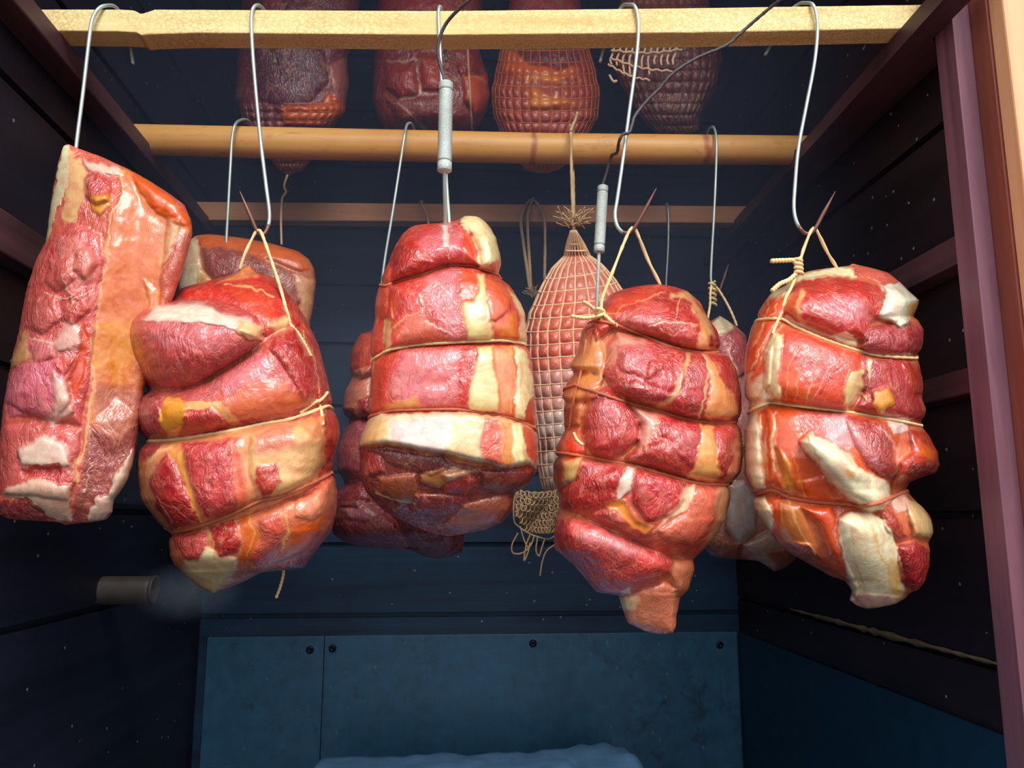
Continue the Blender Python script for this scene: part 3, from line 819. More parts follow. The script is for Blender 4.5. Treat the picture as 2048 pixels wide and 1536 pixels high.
# ---- C: roast with wide pale fat band, probe in its top
Cm = Meat([(820,455),(835,448),(870,447),(900,443),(916,440),(930,431),(955,432),(977,449),(992,475),(1001,510),(1002,527),(998,548),(1006,558),(1026,580),(1041,605),(1051,630),(1053,660),
  (1054,690),(1061,710),(1067,760),(1071,800),(1073,845),(1076,880),(1077,920),(1071,945),(1060,965),(1045,977),(1028,987),(1024,1020),(1005,1045),(970,1060),(930,1068),(900,1072),(870,1068),
  (840,1058),(805,1043),(770,1024),(745,1000),(730,980),(718,950),(721,915),(717,892),(722,870),(735,840),(739,800),(742,760),(742,735),(740,690),(744,665),(750,640),(750,610),(756,575),(765,550),(775,530),(782,510),(792,488),(805,468)],
  .768, .82, (205, 74, 60), [
  ([(782,540),(787,560),(782,600),(787,640),(765,637),(749,612),(757,560),(775,528)], (206, 86, 66), 10, 18),
  ([(785,564),(783,520),(800,478),(820,458),(870,447),(916,442),(942,470),(957,500),(960,531),(930,529),(890,531),(840,548)], (204, 66, 64), 30, 48),
  ([(788,495),(830,478),(850,512),(872,526),(800,552),(784,556)], (190, 48, 40), 6, 20),
  ([(840,465),(930,460),(952,500),(880,512),(840,490)], (212, 104, 112), 0, 20, 10),  # pink sheen painted across the top lobe
  ([(926,450),(952,480),(960,530),(936,528),(925,490)], (206, 62, 32), 0, 10, 6),
  ([(880,450),(892,448),(896,490),(888,495)], (226, 190, 176), 0, 8, 4),
  ([(915,440),(930,429),(955,430),(978,448),(994,475),(1003,512),(999,548),(985,541),(960,536),(958,500),(946,470),(925,455)], (230, 212, 154), 30, 34),
  ([(975,532),(1001,515),(999,549)], (210, 110, 90), 0, 8, 5),
  ([(783,570),(850,549),(900,533),(950,536),(1000,556),(1030,590),(1051,640),(1054,683),(980,683),(900,685),(820,691),(768,707),(774,650),(781,600)], (206, 74, 66), 22, 38),
  ([(850,556),(910,536),(919,600),(932,680),(900,682),(870,622),(850,592)], (216, 118, 124), 0, 20, 12),  # painted sheen strip down this lobe
  ([(800,575),(850,560),(860,640),(840,690),(810,680),(800,620)], (202, 62, 54), 0, 20, 10),
  ([(920,537),(966,546),(960,590),(925,602),(918,562)], (206, 76, 30), 0, 10, 6),
  ([(955,546),(971,546),(973,600),(986,660),(986,683),(936,683),(925,602),(945,602),(958,580)], (224, 194, 128), 4, 12, 5),
  ([(973,552),(1006,562),(1026,590),(1016,622),(990,642),(976,642)], (206, 86, 44), 4, 16, 4),
  ([(1015,575),(1046,620),(1054,682),(1036,683),(1041,640),(1030,612)], (226, 202, 146), 3, 10),
  ([(990,652),(1031,622),(1036,677),(1000,677)], (214, 110, 36), 0, 10, 7),
  ([(784,592),(797,580),(792,650),(785,665)], (206, 82, 36)),
  ([(790,662),(830,627),(900,680),(800,692)], (206, 92, 60), 0, 10, 8),
  ([(770,640),(786,640),(780,700),(766,722)], (220, 168, 112)),
  ([(740,720),(770,707),(800,699),(900,691),(1000,687),(1055,693),(1067,760),(1072,830),(1070,847),(1040,837),(980,826),(930,821),(850,819),(780,822),(738,832),(743,780)], (206, 76, 48), 16, 40),
  ([(800,702),(935,694),(925,770),(905,812),(800,815),(770,780),(790,740)], (214, 112, 118), 0, 20, 14),  # sky sheen painted in lilac pink over the flesh
  ([(925,695),(956,692),(951,760),(936,816),(920,817),(918,760)], (202, 54, 42), 0, 10, 6),
  ([(956,692),(986,690),(991,740),(1001,790),(999,826),(938,821),(940,792),(950,750)], (224, 200, 138), 4, 12, 4),
  ([(986,690),(1026,690),(1026,760),(1020,822),(1000,826),(1000,780),(990,740)], (216, 134, 82), 0, 10, 5),
  ([(1031,690),(1055,700),(1064,750),(1070,800),(1052,842),(1030,837),(1032,782),(1036,740)], (230, 210, 154), 5, 12, 4),
  ([(1055,805),(1072,790),(1074,843),(1050,842)], (192, 72, 50)),
  ([(755,740),(770,715),(790,712),(775,780),(745,820)], (204, 60, 44), 0, 10, 7),
  ([(770,812),(830,792),(840,816),(775,822)], (222, 150, 80), 0, 10, 6),
  ([(735,843),(760,828),(850,824),(930,825),(1000,834),(1073,857),(1078,900),(1072,940),(1058,930),(1040,934),(1010,941),(985,930),(940,923),(890,910),(830,900),(770,890),(716,893),(720,872)], (226, 206, 160), 30, 14),
  ([(780,842),(900,828),(915,882),(870,908),(780,884)], (230, 202, 190), 0, 20, 9),  # whitish sheen painted on the middle of the fat band
  ([(715,880),(740,845),(770,832),(770,870),(740,892)], (226, 186, 120), 0, 10, 8),
  ([(900,832),(972,832),(962,882),(952,920),(880,908),(910,872)], (222, 200, 146), 0, 10, 7),
  ([(970,834),(1000,840),(1016,900),(1022,936),(975,926),(960,892)], (212, 98, 72), 0, 10, 5),
  ([(1000,838),(1023,845),(1031,922),(1010,941)], (216, 146, 70), 0, 10, 4),
  ([(1026,845),(1046,848),(1056,917),(1040,932),(1031,892)], (230, 212, 152), 3, 8, 3),
  ([(1046,850),(1074,860),(1077,912),(1068,938),(1056,902)], (206, 86, 60), 0, 10, 4),
  ([(714,896),(770,894),(830,904),(890,914),(940,928),(985,935),(1040,938),(1074,944),(1060,967),(1028,989),(1024,1020),(1005,1047),(930,1070),(870,1070),(805,1045),(745,1002),(716,950)], (136, 56, 50)),  # downward facing underside, its shade painted in as maroon
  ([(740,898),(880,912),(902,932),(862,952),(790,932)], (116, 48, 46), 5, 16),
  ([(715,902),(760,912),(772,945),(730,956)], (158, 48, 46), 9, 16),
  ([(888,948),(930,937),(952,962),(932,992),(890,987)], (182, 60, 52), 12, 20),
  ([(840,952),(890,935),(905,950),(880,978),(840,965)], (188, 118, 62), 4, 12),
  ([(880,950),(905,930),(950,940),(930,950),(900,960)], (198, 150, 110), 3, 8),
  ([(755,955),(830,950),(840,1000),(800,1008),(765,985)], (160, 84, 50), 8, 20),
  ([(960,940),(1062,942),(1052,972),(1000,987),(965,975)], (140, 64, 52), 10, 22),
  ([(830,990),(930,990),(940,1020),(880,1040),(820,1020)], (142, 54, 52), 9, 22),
  ([(930,1012),(1010,990),(1025,1000),(1003,1046),(930,1067),(885,1052)], (176, 104, 80), 8, 22),
  ], [([(790,655),(815,637),(838,626)], 4, (226, 160, 112)), ([(850,645),(872,656),(905,668)], 4, (232, 180, 150)), ([(840,590),(848,612)], 4, (230, 160, 130)), ([(866,565),(905,590)], 3, (226, 150, 130)),
      ([(1024,690),(1030,760),(1022,826)], 6, (222, 146, 60)), ([(716,893),(770,891),(830,900),(890,911),(940,925),(985,931)], 5, (222, 150, 60)), ([(752,985),(780,1000),(830,1008)], 5, (214, 180, 110)),
      ([(745,720),(738,780),(735,830)], 5, (226, 172, 90)), ([(895,452),(897,490),(900,520)], 3, (230, 170, 150)), ([(1006,845),(1012,890),(1016,935)], 3, (206, 110, 50))],
  13, 70, .9, 4, [([(784,567),(810,558),(850,547),(890,532),(920,530),(950,533),(985,545),(1003,556)], 5, 6), ([(745,718),(775,702),(800,695),(850,688),(900,685),(960,682),(1010,681),(1055,689)], 5, 5),
      ([(738,832),(780,822),(840,819),(900,818),(930,820),(980,828),(1030,838),(1075,860)], 5, 4)],
  flat=.6, Rbot=190, deep=.7)
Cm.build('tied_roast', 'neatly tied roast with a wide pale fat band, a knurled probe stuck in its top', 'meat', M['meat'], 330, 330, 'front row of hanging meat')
Cm.wrap([(772,572),(810,558),(850,547),(890,532),(920,530),(950,533),(985,545),(1003,556)], .0015, M['string_red'])
Cm.wrap([(742,722),(775,702),(800,695),(850,688),(900,685),(960,682),(1010,681),(1055,689)], .0015, M['string'])
Cm.wrap([(737,834),(780,822),(840,819),(900,818),(930,820),(980,828),(1030,838),(1075,860)], .0015, M['string_red'])

# ---- D: knobbly roast with the tail
D = Meat([(1218,590),(1240,580),(1275,572),(1310,568),(1345,572),(1376,582),(1401,605),(1416,635),(1436,662),(1441,690),(1437,703),(1457,711),(1473,740),(1483,790),(1484,820),(1477,843),(1483,868),
  (1486,910),(1481,945),(1467,966),(1460,972),(1461,1000),(1451,1040),(1426,1080),(1401,1105),(1387,1120),(1389,1140),(1376,1180),(1361,1195),(1353,1230),(1351,1255),(1345,1267),(1325,1269),
  (1290,1263),(1255,1246),(1244,1215),(1237,1190),(1222,1188),(1194,1186),(1174,1162),(1149,1132),(1124,1110),(1109,1100),(1108,1065),(1111,1040),(1119,1016),(1117,990),(1107,960),(1107,930),(1114,890),
  (1129,860),(1127,820),(1124,795),(1134,765),(1148,748),(1139,732),(1149,715),(1159,690),(1164,652),(1184,642),(1194,622)],
  .775, .82, (206, 116, 76), [
  ([(1107,930),(1114,890),(1129,860),(1160,852),(1172,882),(1167,932),(1152,962),(1119,977)], (204, 100, 60), 12, 26),
  ([(1133,880),(1165,888),(1160,917),(1138,917)], (218, 50, 6), 0, 10, 6),
  ([(1125,922),(1165,912),(1160,957),(1130,967)], (224, 180, 106), 4, 12, 4),
  ([(1106,935),(1122,890),(1122,965)], (126, 64, 46), 0, 10, 6),
  ([(1127,805),(1148,750),(1180,745),(1207,760),(1196,792),(1170,802),(1160,852),(1133,852)], (206, 128, 62), 14, 26),
  ([(1126,812),(1160,806),(1152,852),(1130,857)], (162, 78, 42), 0, 10, 8),
  ([(1139,732),(1149,715),(1160,690),(1166,650),(1190,658),(1202,690),(1212,722),(1206,762),(1190,747),(1160,745)], (208, 136, 78), 14, 24),
  ([(1164,652),(1186,642),(1196,655),(1180,690)], (160, 60, 52), 0, 10, 5),
  ([(1186,662),(1194,622),(1216,591),(1260,575),(1310,567),(1376,581),(1406,615),(1436,662),(1442,690),(1415,704),(1370,693),(1310,676),(1260,661),(1225,656),(1192,682)], (192, 62, 54), 32, 48),
  ([(1220,602),(1300,571),(1342,577),(1300,591),(1240,622),(1196,650)], (202, 66, 42), 0, 10, 7),
  ([(1345,588),(1382,588),(1412,635),(1432,682),(1420,702),(1393,702),(1400,652),(1385,617),(1340,602)], (218, 158, 98), 3, 14, 5),
  ([(1418,668),(1440,678),(1440,697),(1420,694)], (166, 46, 46), 0, 10, 4),
  ([(1262,622),(1330,591),(1385,607),(1396,647),(1394,692),(1310,676),(1280,657),(1250,642)], (188, 56, 54), 5, 24),
  ([(1250,630),(1290,605),(1330,598),(1320,640),(1280,650)], (206, 92, 94), 0, 10, 10),
  ([(1212,732),(1214,690),(1235,664),(1300,679),(1370,701),(1420,708),(1450,706),(1468,735),(1483,790),(1485,837),(1470,843),(1420,843),(1370,833),(1310,813),(1258,801),(1224,777),(1207,747)], (188, 54, 58), 32, 48),
  ([(1214,692),(1235,664),(1290,680),(1302,700),(1250,712),(1220,732)], (216, 142, 122), 0, 10, 8),
  ([(1235,690),(1300,690),(1330,730),(1300,760),(1240,740)], (204, 84, 96), 5, 20, 10),  # sheen painted as a pinker patch
  ([(1224,772),(1270,762),(1342,792),(1312,812),(1260,802)], (164, 44, 52), 8, 16),
  ([(1300,720),(1340,720),(1355,770),(1330,790),(1290,770)], (182, 40, 48), 5, 16, 7),
  ([(1370,711),(1406,710),(1420,760),(1406,822),(1396,837),(1350,827),(1343,807),(1365,772)], (182, 48, 52), 9, 18),
  ([(1408,709),(1427,720),(1442,760),(1467,790),(1477,832),(1440,843),(1403,837),(1420,802),(1422,762)], (218, 144, 82), 6, 16),
  ([(1430,715),(1462,735),(1473,772),(1450,777),(1440,752)], (184, 58, 62), 6, 12),
  ([(1418,837),(1450,830),(1447,845)], (170, 50, 50)),
  ([(1265,813),(1310,823),(1370,839),(1440,848),(1478,848),(1487,890),(1484,942),(1466,966),(1420,968),(1370,956),(1310,936),(1250,919),(1275,892),(1280,852)], (192, 64, 60), 28, 46),
  ([(1265,815),(1322,827),(1312,872),(1280,902),(1268,852)], (216, 152, 130), 0, 10, 10),
  ([(1288,892),(1330,880),(1372,912),(1372,952),(1290,927)], (178, 54, 46), 5, 18),
  ([(1318,830),(1397,847),(1402,892),(1387,937),(1350,902),(1325,872)], (184, 56, 66), 6, 20),
  ([(1398,848),(1427,850),(1432,902),(1442,952),(1420,967),(1373,957),(1390,932),(1402,882)], (222, 152, 82), 4, 12, 4),
  ([(1430,852),(1472,855),(1474,902),(1450,942),(1433,932),(1436,892)], (188, 58, 58), 8, 18),
  ([(1470,850),(1487,890),(1482,947),(1466,967),(1440,967),(1470,922)], (212, 134, 98), 0, 10, 5),
  ([(1163,832),(1178,790),(1200,776),(1218,776),(1252,806),(1277,842),(1277,877),(1256,902),(1220,917),(1185,907),(1164,872)], (188, 54, 60), 34, 44),
  ([(1185,802),(1235,800),(1245,830),(1200,842)], (206, 100, 114), 0, 10, 10),  # painted sheen on the upper part of the round lobe
  ([(1160,780),(1185,770),(1180,800),(1165,830),(1155,850)], (208, 110, 56), 0, 10, 6),
  ([(1163,917),(1220,927),(1300,939),(1370,959),(1458,971),(1460,1012),(1442,1062),(1402,1102),(1370,1122),(1320,1107),(1270,1082),(1220,1052),(1170,1027),(1123,1017),(1120,985),(1150,962)], (206, 94, 76), 26, 44),
  ([(1122,982),(1160,962),(1240,930),(1247,962),(1232,1002),(1180,1022),(1128,1022)], (188, 48, 46), 8, 24),
  ([(1165,919),(1242,931),(1200,947),(1163,957)], (204, 92, 100), 0, 10, 7),
  ([(1253,936),(1270,936),(1260,982),(1240,1002),(1233,1002)], (226, 200, 180), 3, 8, 3),
  ([(1266,941),(1372,961),(1367,1002),(1342,1032),(1292,1042),(1265,1002)], (194, 58, 66), 10, 24),
  ([(1208,1010),(1250,1002),(1272,1040),(1302,1052),(1292,1072),(1265,1057),(1240,1032)], (226, 134, 40), -3, 10, 6),
  ([(1368,971),(1392,971),(1372,1022),(1322,1052),(1308,1067),(1330,1040),(1355,1012)], (226, 194, 150), 0, 10, 5),
  ([(1390,976),(1442,981),(1432,1052),(1382,1092),(1330,1082),(1318,1062),(1370,1032)], (216, 112, 86), 8, 26),
  ([(1432,971),(1461,975),(1457,1022),(1432,1072),(1402,1102),(1430,1042)], (216, 152, 106), 0, 10, 5),
  ([(1163,1030),(1230,1020),(1247,1045),(1220,1057),(1180,1047)], (196, 82, 72), 8, 14),
  ([(1233,1057),(1300,1077),(1312,1102),(1270,1087)], (166, 52, 52), 0, 8, 5),
  ([(1237,1190),(1290,1180),(1330,1165),(1352,1180),(1355,1230),(1346,1268),(1290,1264),(1254,1247)], (216, 132, 96), 16, 26),
  ([(1238,1192),(1275,1190),(1270,1217),(1245,1217)], (230, 196, 146), 0, 10, 6),
  ([(1343,1120),(1390,1128),(1377,1177),(1355,1192),(1345,1167),(1338,1152)], (208, 124, 82), 14, 20),
  ([(1108,1062),(1124,1036),(1150,1034),(1200,1054),(1260,1084),(1320,1105),(1346,1120),(1342,1147),(1322,1167),(1280,1182),(1230,1189),(1195,1185),(1165,1142),(1130,1107),(1110,1082)], (202, 78, 76), 36, 46),
  ([(1150,1047),(1220,1072),(1300,1107),(1250,1112),(1190,1092),(1160,1082)], (212, 124, 132), 0, 10, 10),  # pale pink sheen painted along the slab's upper side
  ([(1190,1160),(1322,1150),(1262,1189),(1200,1184)], (204, 100, 110), 0, 10, 9),
  ([(1235,1181),(1265,1175),(1262,1190)], (232, 210, 180), 0, 10, 3),
  ], [([(1375,705),(1367,745),(1352,790),(1315,817)], 9, (220, 166, 108)), ([(1200,640),(1250,607),(1332,583)], 3, (226, 140, 100)), ([(1300,652),(1330,641),(1392,652)], 4, (226, 160, 120)), ([(1348,642),(1362,600)], 3, (224, 150, 112)),
      ([(1210,655),(1260,625),(1300,600)], 3, (214, 110, 90)), ([(1290,900),(1300,860),(1320,845)], 5, (226, 170, 130)), ([(1409,712),(1415,760),(1410,800),(1396,837)], 5, (228, 186, 140)),
      ([(1206,760),(1212,730),(1222,700)], 5, (224, 160, 100)), ([(1265,945),(1262,985),(1255,1010)], 3, (214, 120, 100)), ([(1320,660),(1345,672),(1370,660),(1390,668)], 2.5, (222, 150, 120))],
  14, 75, .9, 5, [([(1235,650),(1280,668),(1330,690),(1370,700),(1410,706),(1442,704)], 5, 7), ([(1258,806),(1310,819),(1360,835),(1420,845),(1478,845)], 5, 7), ([(1160,912),(1220,922),(1280,935),(1340,952),(1400,967),(1464,969)], 5, 7)],
  flat=.75, Rbot=110)
D.build('tied_roast', 'knobbly red tied roast ending in a short tail, fourth from the left in front', 'meat', M['meat'], 330, 340, 'front row of hanging meat')
D.wrap([(1190,640),(1235,650),(1280,668),(1330,690),(1370,700),(1410,706),(1442,704)], .0015, M['string_red'])
D.wrap([(1150,770),(1215,792),(1258,806),(1310,819),(1360,835),(1420,845),(1478,845)], .0015, M['string_red'])
D.wrap([(1115,905),(1165,912),(1220,922),(1280,935),(1340,952),(1400,967),(1464,969)], .0015, M['string_red'])

# ---- E: white fatted roast, far right
E = Meat([(max(a_, 1489), b_) for a_, b_ in [(1590,552),(1620,541),(1665,535),(1700,532),(1705,527),(1740,535),(1776,545),(1801,565),(1821,585),(1839,600),(1834,615),(1826,634),(1836,640),(1848,660),(1846,690),(1837,714),(1840,735),(1847,770),(1844,797),(1852,820),
  (1849,840),(1843,852),(1857,870),(1876,905),(1879,930),(1871,946),(1842,955),(1818,965),(1812,980),(1826,995),(1846,1010),(1863,1040),(1867,1065),(1857,1085),(1860,1100),(1859,1130),(1849,1165),(1836,1180),(1818,1187),
  (1810,1197),(1790,1209),(1765,1214),(1735,1218),(1712,1211),(1699,1200),(1704,1182),(1690,1162),(1660,1152),(1640,1140),(1615,1126),(1585,1110),(1560,1092),(1543,1070),(1523,1040),(1507,1020),(1504,1000),(1512,987),
  (1500,980),(1489,950),(1484,900),(1487,860),(1498,825),(1488,795),(1482,760),(1488,720),(1494,690),(1504,650),(1524,610),(1545,583),(1572,570)]],
  .765, .82, (204, 110, 70), [
  ([(1488,795),(1482,750),(1520,712),(1545,690),(1540,770),(1500,822)], (224, 196, 156), 12, 30),
  ([(1494,690),(1530,608),(1572,572),(1580,600),(1560,652),(1530,702),(1510,742),(1486,752)], (214, 76, 26), 10, 30),
  ([(1500,757),(1528,702),(1532,742),(1503,767)], (216, 84, 14), 0, 10, 6),
  ([(1530,600),(1572,570),(1590,553),(1585,575),(1560,600)], (222, 196, 150), 0, 10, 5),
  ([(1484,905),(1489,850),(1505,818),(1530,780),(1543,800),(1522,832),(1517,882),(1527,942),(1534,977),(1510,982),(1494,962)], (228, 210, 170), 14, 26),
  ([(1517,832),(1540,805),(1550,860),(1545,975),(1530,970),(1520,890)], (214, 84, 14), 6, 18, 6),
  ([(1533,817),(1580,815),(1690,828),(1762,838),(1802,850),(1792,902),(1782,962),(1782,1012),(1750,1012),(1700,1007),(1640,1002),(1560,992),(1535,962),(1530,882)], (214, 80, 10), 18, 40),
  ([(1590,820),(1690,830),(1702,882),(1690,902),(1640,872),(1600,862)], (210, 104, 94), 0, 10, 9),
  ([(1645,830),(1692,832),(1702,892),(1660,892)], (218, 142, 146), 0, 10, 7),
  ([(1538,872),(1570,922),(1592,962),(1602,1002),(1570,992),(1553,952),(1540,902)], (192, 96, 32), -6, 14, 6),
  ([(1605,962),(1652,952),(1672,1002),(1608,1002)], (218, 76, 8), 4, 14),
  ([(1690,836),(1772,846),(1792,902),(1782,962),(1740,932),(1710,892)], (168, 54, 52), 8, 22),
  ([(1690,840),(1720,860),(1772,932),(1745,932),(1703,892)], (190, 114, 118), 0, 10, 5),
  ([(1768,830),(1822,836),(1817,862),(1790,872)], (222, 200, 190), 4, 12),
  ([(1570,622),(1580,585),(1610,556),(1665,550),(1722,558),(1762,570),(1770,590),(1762,627),(1742,647),(1737,682),(1700,677),(1640,657),(1598,642)], (196, 56, 46), 28, 46),
  ([(1640,602),(1712,592),(1742,642),(1690,652),(1650,622)], (210, 106, 114), 0, 10, 12),  # sheen on the top lobe painted in pink
  ([(1568,617),(1590,590),(1602,602),(1597,642),(1575,637)], (212, 88, 36), 0, 10, 5),
  ([(1583,567),(1600,545),(1665,534),(1712,540),(1717,553),(1660,551),(1610,559)], (228, 218, 168), 6, 12, 4),
  ([(1708,530),(1776,544),(1802,566),(1780,571),(1740,556),(1712,551)], (206, 98, 82), 8, 14),
  ([(1743,652),(1790,650),(1815,638),(1847,660),(1847,692),(1832,717),(1790,717),(1740,707),(1723,692)], (168, 62, 70), 24, 36),
  ([(1763,567),(1800,563),(1838,599),(1827,622),(1817,647),(1800,654),(1775,642),(1753,632),(1765,607),(1770,587)], (222, 218, 192), 28, 30),
  ([(1815,610),(1840,600),(1830,625),(1815,640)], (222, 170, 90), 0, 8, 5),
  ([(1660,671),(1690,665),(1717,682),(1717,697),(1680,687)], (228, 204, 160), 3, 8),
  ([(1528,702),(1545,668),(1575,655),(1620,671),(1690,698),(1722,706),(1732,732),(1727,772),(1707,802),(1692,823),(1630,816),(1570,809),(1543,802),(1530,772)], (212, 70, 40), 32, 46),
  ([(1528,702),(1550,663),(1567,668),(1562,722),(1562,807),(1543,802),(1530,767)], (228, 214, 162), 5, 16, 4),
  ([(1560,742),(1590,722),(1612,772),(1642,817),(1568,809)], (216, 80, 8), 0, 10, 9),
  ([(1590,692),(1682,712),(1662,762),(1610,752)], (212, 112, 108), 0, 10, 12),  # painted pink sheen over the orange red lobe
  ([(1700,740),(1727,738),(1730,772),(1707,812),(1688,814),(1690,782)], (224, 190, 126), 8, 14),
  ([(1723,711),(1760,715),(1812,720),(1840,735),(1848,770),(1845,800),(1852,827),(1843,848),(1800,832),(1740,827),(1713,817),(1728,782)], (176, 62, 66), 20, 32),
  ([(1745,782),(1777,775),(1787,802),(1760,827),(1742,812)], (226, 150, 54), 8, 14, 5),
  ([(1803,725),(1840,738),(1847,792),(1830,792),(1815,752)], (182, 66, 46), 8, 16),
  ([(1733,715),(1747,720),(1735,762)], (228, 204, 160), 0, 10, 4),
  ([(1818,857),(1857,867),(1878,906),(1880,932),(1862,950),(1810,966),(1788,962),(1800,922),(1823,902)], (186, 66, 46), 26, 32),
  ([(1840,880),(1867,902),(1862,922),(1835,907)], (216, 102, 32), 0, 10, 6),
  ([(1820,930),(1878,925),(1865,948),(1815,962)], (136, 48, 48), 0, 10, 7),
  ([(1504,1000),(1530,990),(1543,1010),(1548,1070),(1523,1042)], (228, 210, 166), 14, 20),
  ([(1540,992),(1562,992),(1564,1062),(1548,1072)], (214, 80, 10), 4, 10),
  ([(1560,1002),(1600,1010),(1632,1082),(1645,1122),(1600,1104),(1558,1072)], (198, 112, 44), 8, 22),
  ([(1560,1080),(1620,1088),(1672,1130),(1692,1157),(1640,1142),(1590,1112)], (164, 76, 48), 6, 14),
  ([(1600,1012),(1662,1015),(1677,1062),(1692,1122),(1717,1172),(1712,1204),(1690,1152),(1658,1112),(1636,1052)], (216, 76, 24), 14, 20),
  ([(1808,988),(1846,1008),(1866,1050),(1862,1077),(1830,1072),(1818,1032)], (218, 186, 126), 18, 20),
  ([(1758,1020),(1790,1020),(1814,1072),(1800,1084),(1775,1062)], (168, 64, 52), 14, 14),
  ([(1780,1000),(1815,985),(1825,1020),(1800,1030)], (216, 170, 146), 4, 12),
  ([(1674,1036),(1700,1020),(1745,1028),(1776,1048),(1793,1090),(1803,1135),(1814,1182),(1790,1210),(1735,1219),(1705,1194),(1692,1140),(1681,1085)], (228, 216, 174), 28, 55),
  ([(1780,1120),(1800,1130),(1808,1185),(1785,1190)], (222, 176, 100), 0, 10, 8),
  ([(1795,1092),(1830,1082),(1859,1102),(1860,1137),(1847,1172),(1825,1185),(1806,1162),(1797,1122)], (168, 38, 44), 28, 30),
  ([(1698,1192),(1740,1187),(1800,1192),(1780,1214),(1735,1219),(1703,1208)], (216, 172, 152), 3, 10, 5),
  ([(1598,882),(1620,863),(1650,878),(1690,903),(1732,938),(1772,963),(1783,995),(1767,1022),(1740,1025),(1698,1002),(1668,972),(1638,932),(1613,907)], (230, 218, 178), 34, 30),
  ([(1690,940),(1712,940),(1710,952),(1695,952)], (222, 160, 80), 0, 8, 3),
  ([(1520,880),(1532,900),(1530,960),(1520,940)], (224, 150, 90), 0, 10, 5),
  ([(1560,900),(1580,930),(1590,980),(1572,970)], (226, 140, 50), 3, 10, 5),
  ], [([(1606,583),(1594,612),(1606,648)], 9, (224, 172, 112)), ([(1745,1050),(1762,1100),(1792,1185)], 8, (222, 186, 112)), ([(1702,1060),(1714,1120),(1732,1190)], 4, (214, 190, 140)),
      ([(1600,690),(1580,740),(1575,800)], 2.5, (232, 150, 100)), ([(1620,690),(1600,750),(1595,805)], 2.5, (230, 140, 100)), ([(1650,700),(1625,760),(1612,808)], 2.5, (232, 160, 120)), ([(1510,690),(1530,640),(1555,610)], 3, (230, 170, 120)),
      ([(1500,740),(1530,680),(1550,650)], 3, (228, 180, 140)), ([(1580,900),(1600,960),(1612,1000)], 3, (230, 150, 60)), ([(1650,960),(1630,900),(1600,850)], 3, (228, 130, 60)), ([(1700,850),(1740,900),(1775,960)], 3, (206, 130, 130)), ([(1690,700),(1650,760),(1620,810)], 3, (226, 140, 110)), ([(1670,695),(1690,720),(1640,790)], 3, (190, 50, 50)), ([(1548,830),(1540,880),(1552,940)], 5, (222, 180, 130)),
      ([(1675,1015),(1668,1060),(1690,1130)], 4, (214, 140, 140)), ([(1560,640),(1545,660),(1525,700)], 4, (226, 180, 140)), ([(1730,725),(1720,770),(1735,800)], 4, (222, 180, 120)), ([(1580,1000),(1600,1060),(1630,1110)], 4, (226, 170, 90)),
      ([(1760,850),(1800,900),(1785,950)], 4, (216, 160, 140)), ([(1545,560),(1530,640),(1500,700)], 3, (224, 150, 100))],
  15, 75, .9, 5, [([(1562,640),(1590,655),(1640,675),(1690,693),(1730,705),(1765,712)], 5, 6), ([(1540,805),(1580,810),(1640,817),(1690,823),(1740,832),(1800,842)], 5, 7), ([(1504,992),(1545,982),(1580,995),(1630,1003),(1690,1008)], 6, 6)],
  flat=.75, Rbot=110, deep=.75)
E.build('tied_roast', 'tied roast with thick white fat rolls, rightmost in the front row', 'meat', M['meat'], 330, 340, 'front row of hanging meat')
E.wrap([(1508,640),(1562,638),(1590,653),(1640,675),(1690,693),(1730,705),(1765,712),(1836,717)], .0015, M['string'])
E.wrap([(1495,825),(1540,806),(1580,810),(1640,817),(1690,823),(1740,832),(1800,842),(1843,852)], .0015, M['string'])
E.wrap([(1510,990),(1545,980),(1580,995),(1630,1003),(1690,1008),(1740,1010),(1812,982)], .0018, M['string_red'])

# ------------------------------------------------------------------ second row, hanging from the round pole
FG = 'meat hanging behind the front row'
F = Meat([(378,482),(392,470),(420,468),(480,475),(540,486),(595,502),(618,518),(629,538),(632,565),(628,610),(620,650),(618,720),(610,800),(590,880),(480,900),(400,880),(372,780),(362,650),(358,570),(364,520)],
  1.04, .5, (186, 112, 72), [
  ([(358,570),(364,520),(378,482),(395,478),(400,560),(398,620),(362,640)], (206, 184, 148), 4, 16, 7),
  ([(395,470),(420,466),(540,484),(600,503),(628,535),(600,540),(520,512),(440,492),(400,490)], (206, 96, 36), 5, 16),
  ([(402,495),(440,492),(530,515),(520,550),(470,560),(430,560),(410,540)], (150, 74, 66), 8, 20),
  ([(395,530),(420,560),(440,590),(410,620),(396,600)], (196, 148, 76), 4, 16),
  ([(520,520),(590,545),(600,600),(575,640),(530,600)], (150, 76, 56), 6, 30),
  ([(590,545),(630,560),(626,620),(612,660),(600,620)], (206, 150, 104), 4, 16),
  ], [], 21, 40, .9, 5, flat=.6)
F.build('smoked_slab', 'smoked slab with an orange top edge, mostly hidden behind the second roast', 'meat', M['meat_far'], 180, 200, FG)

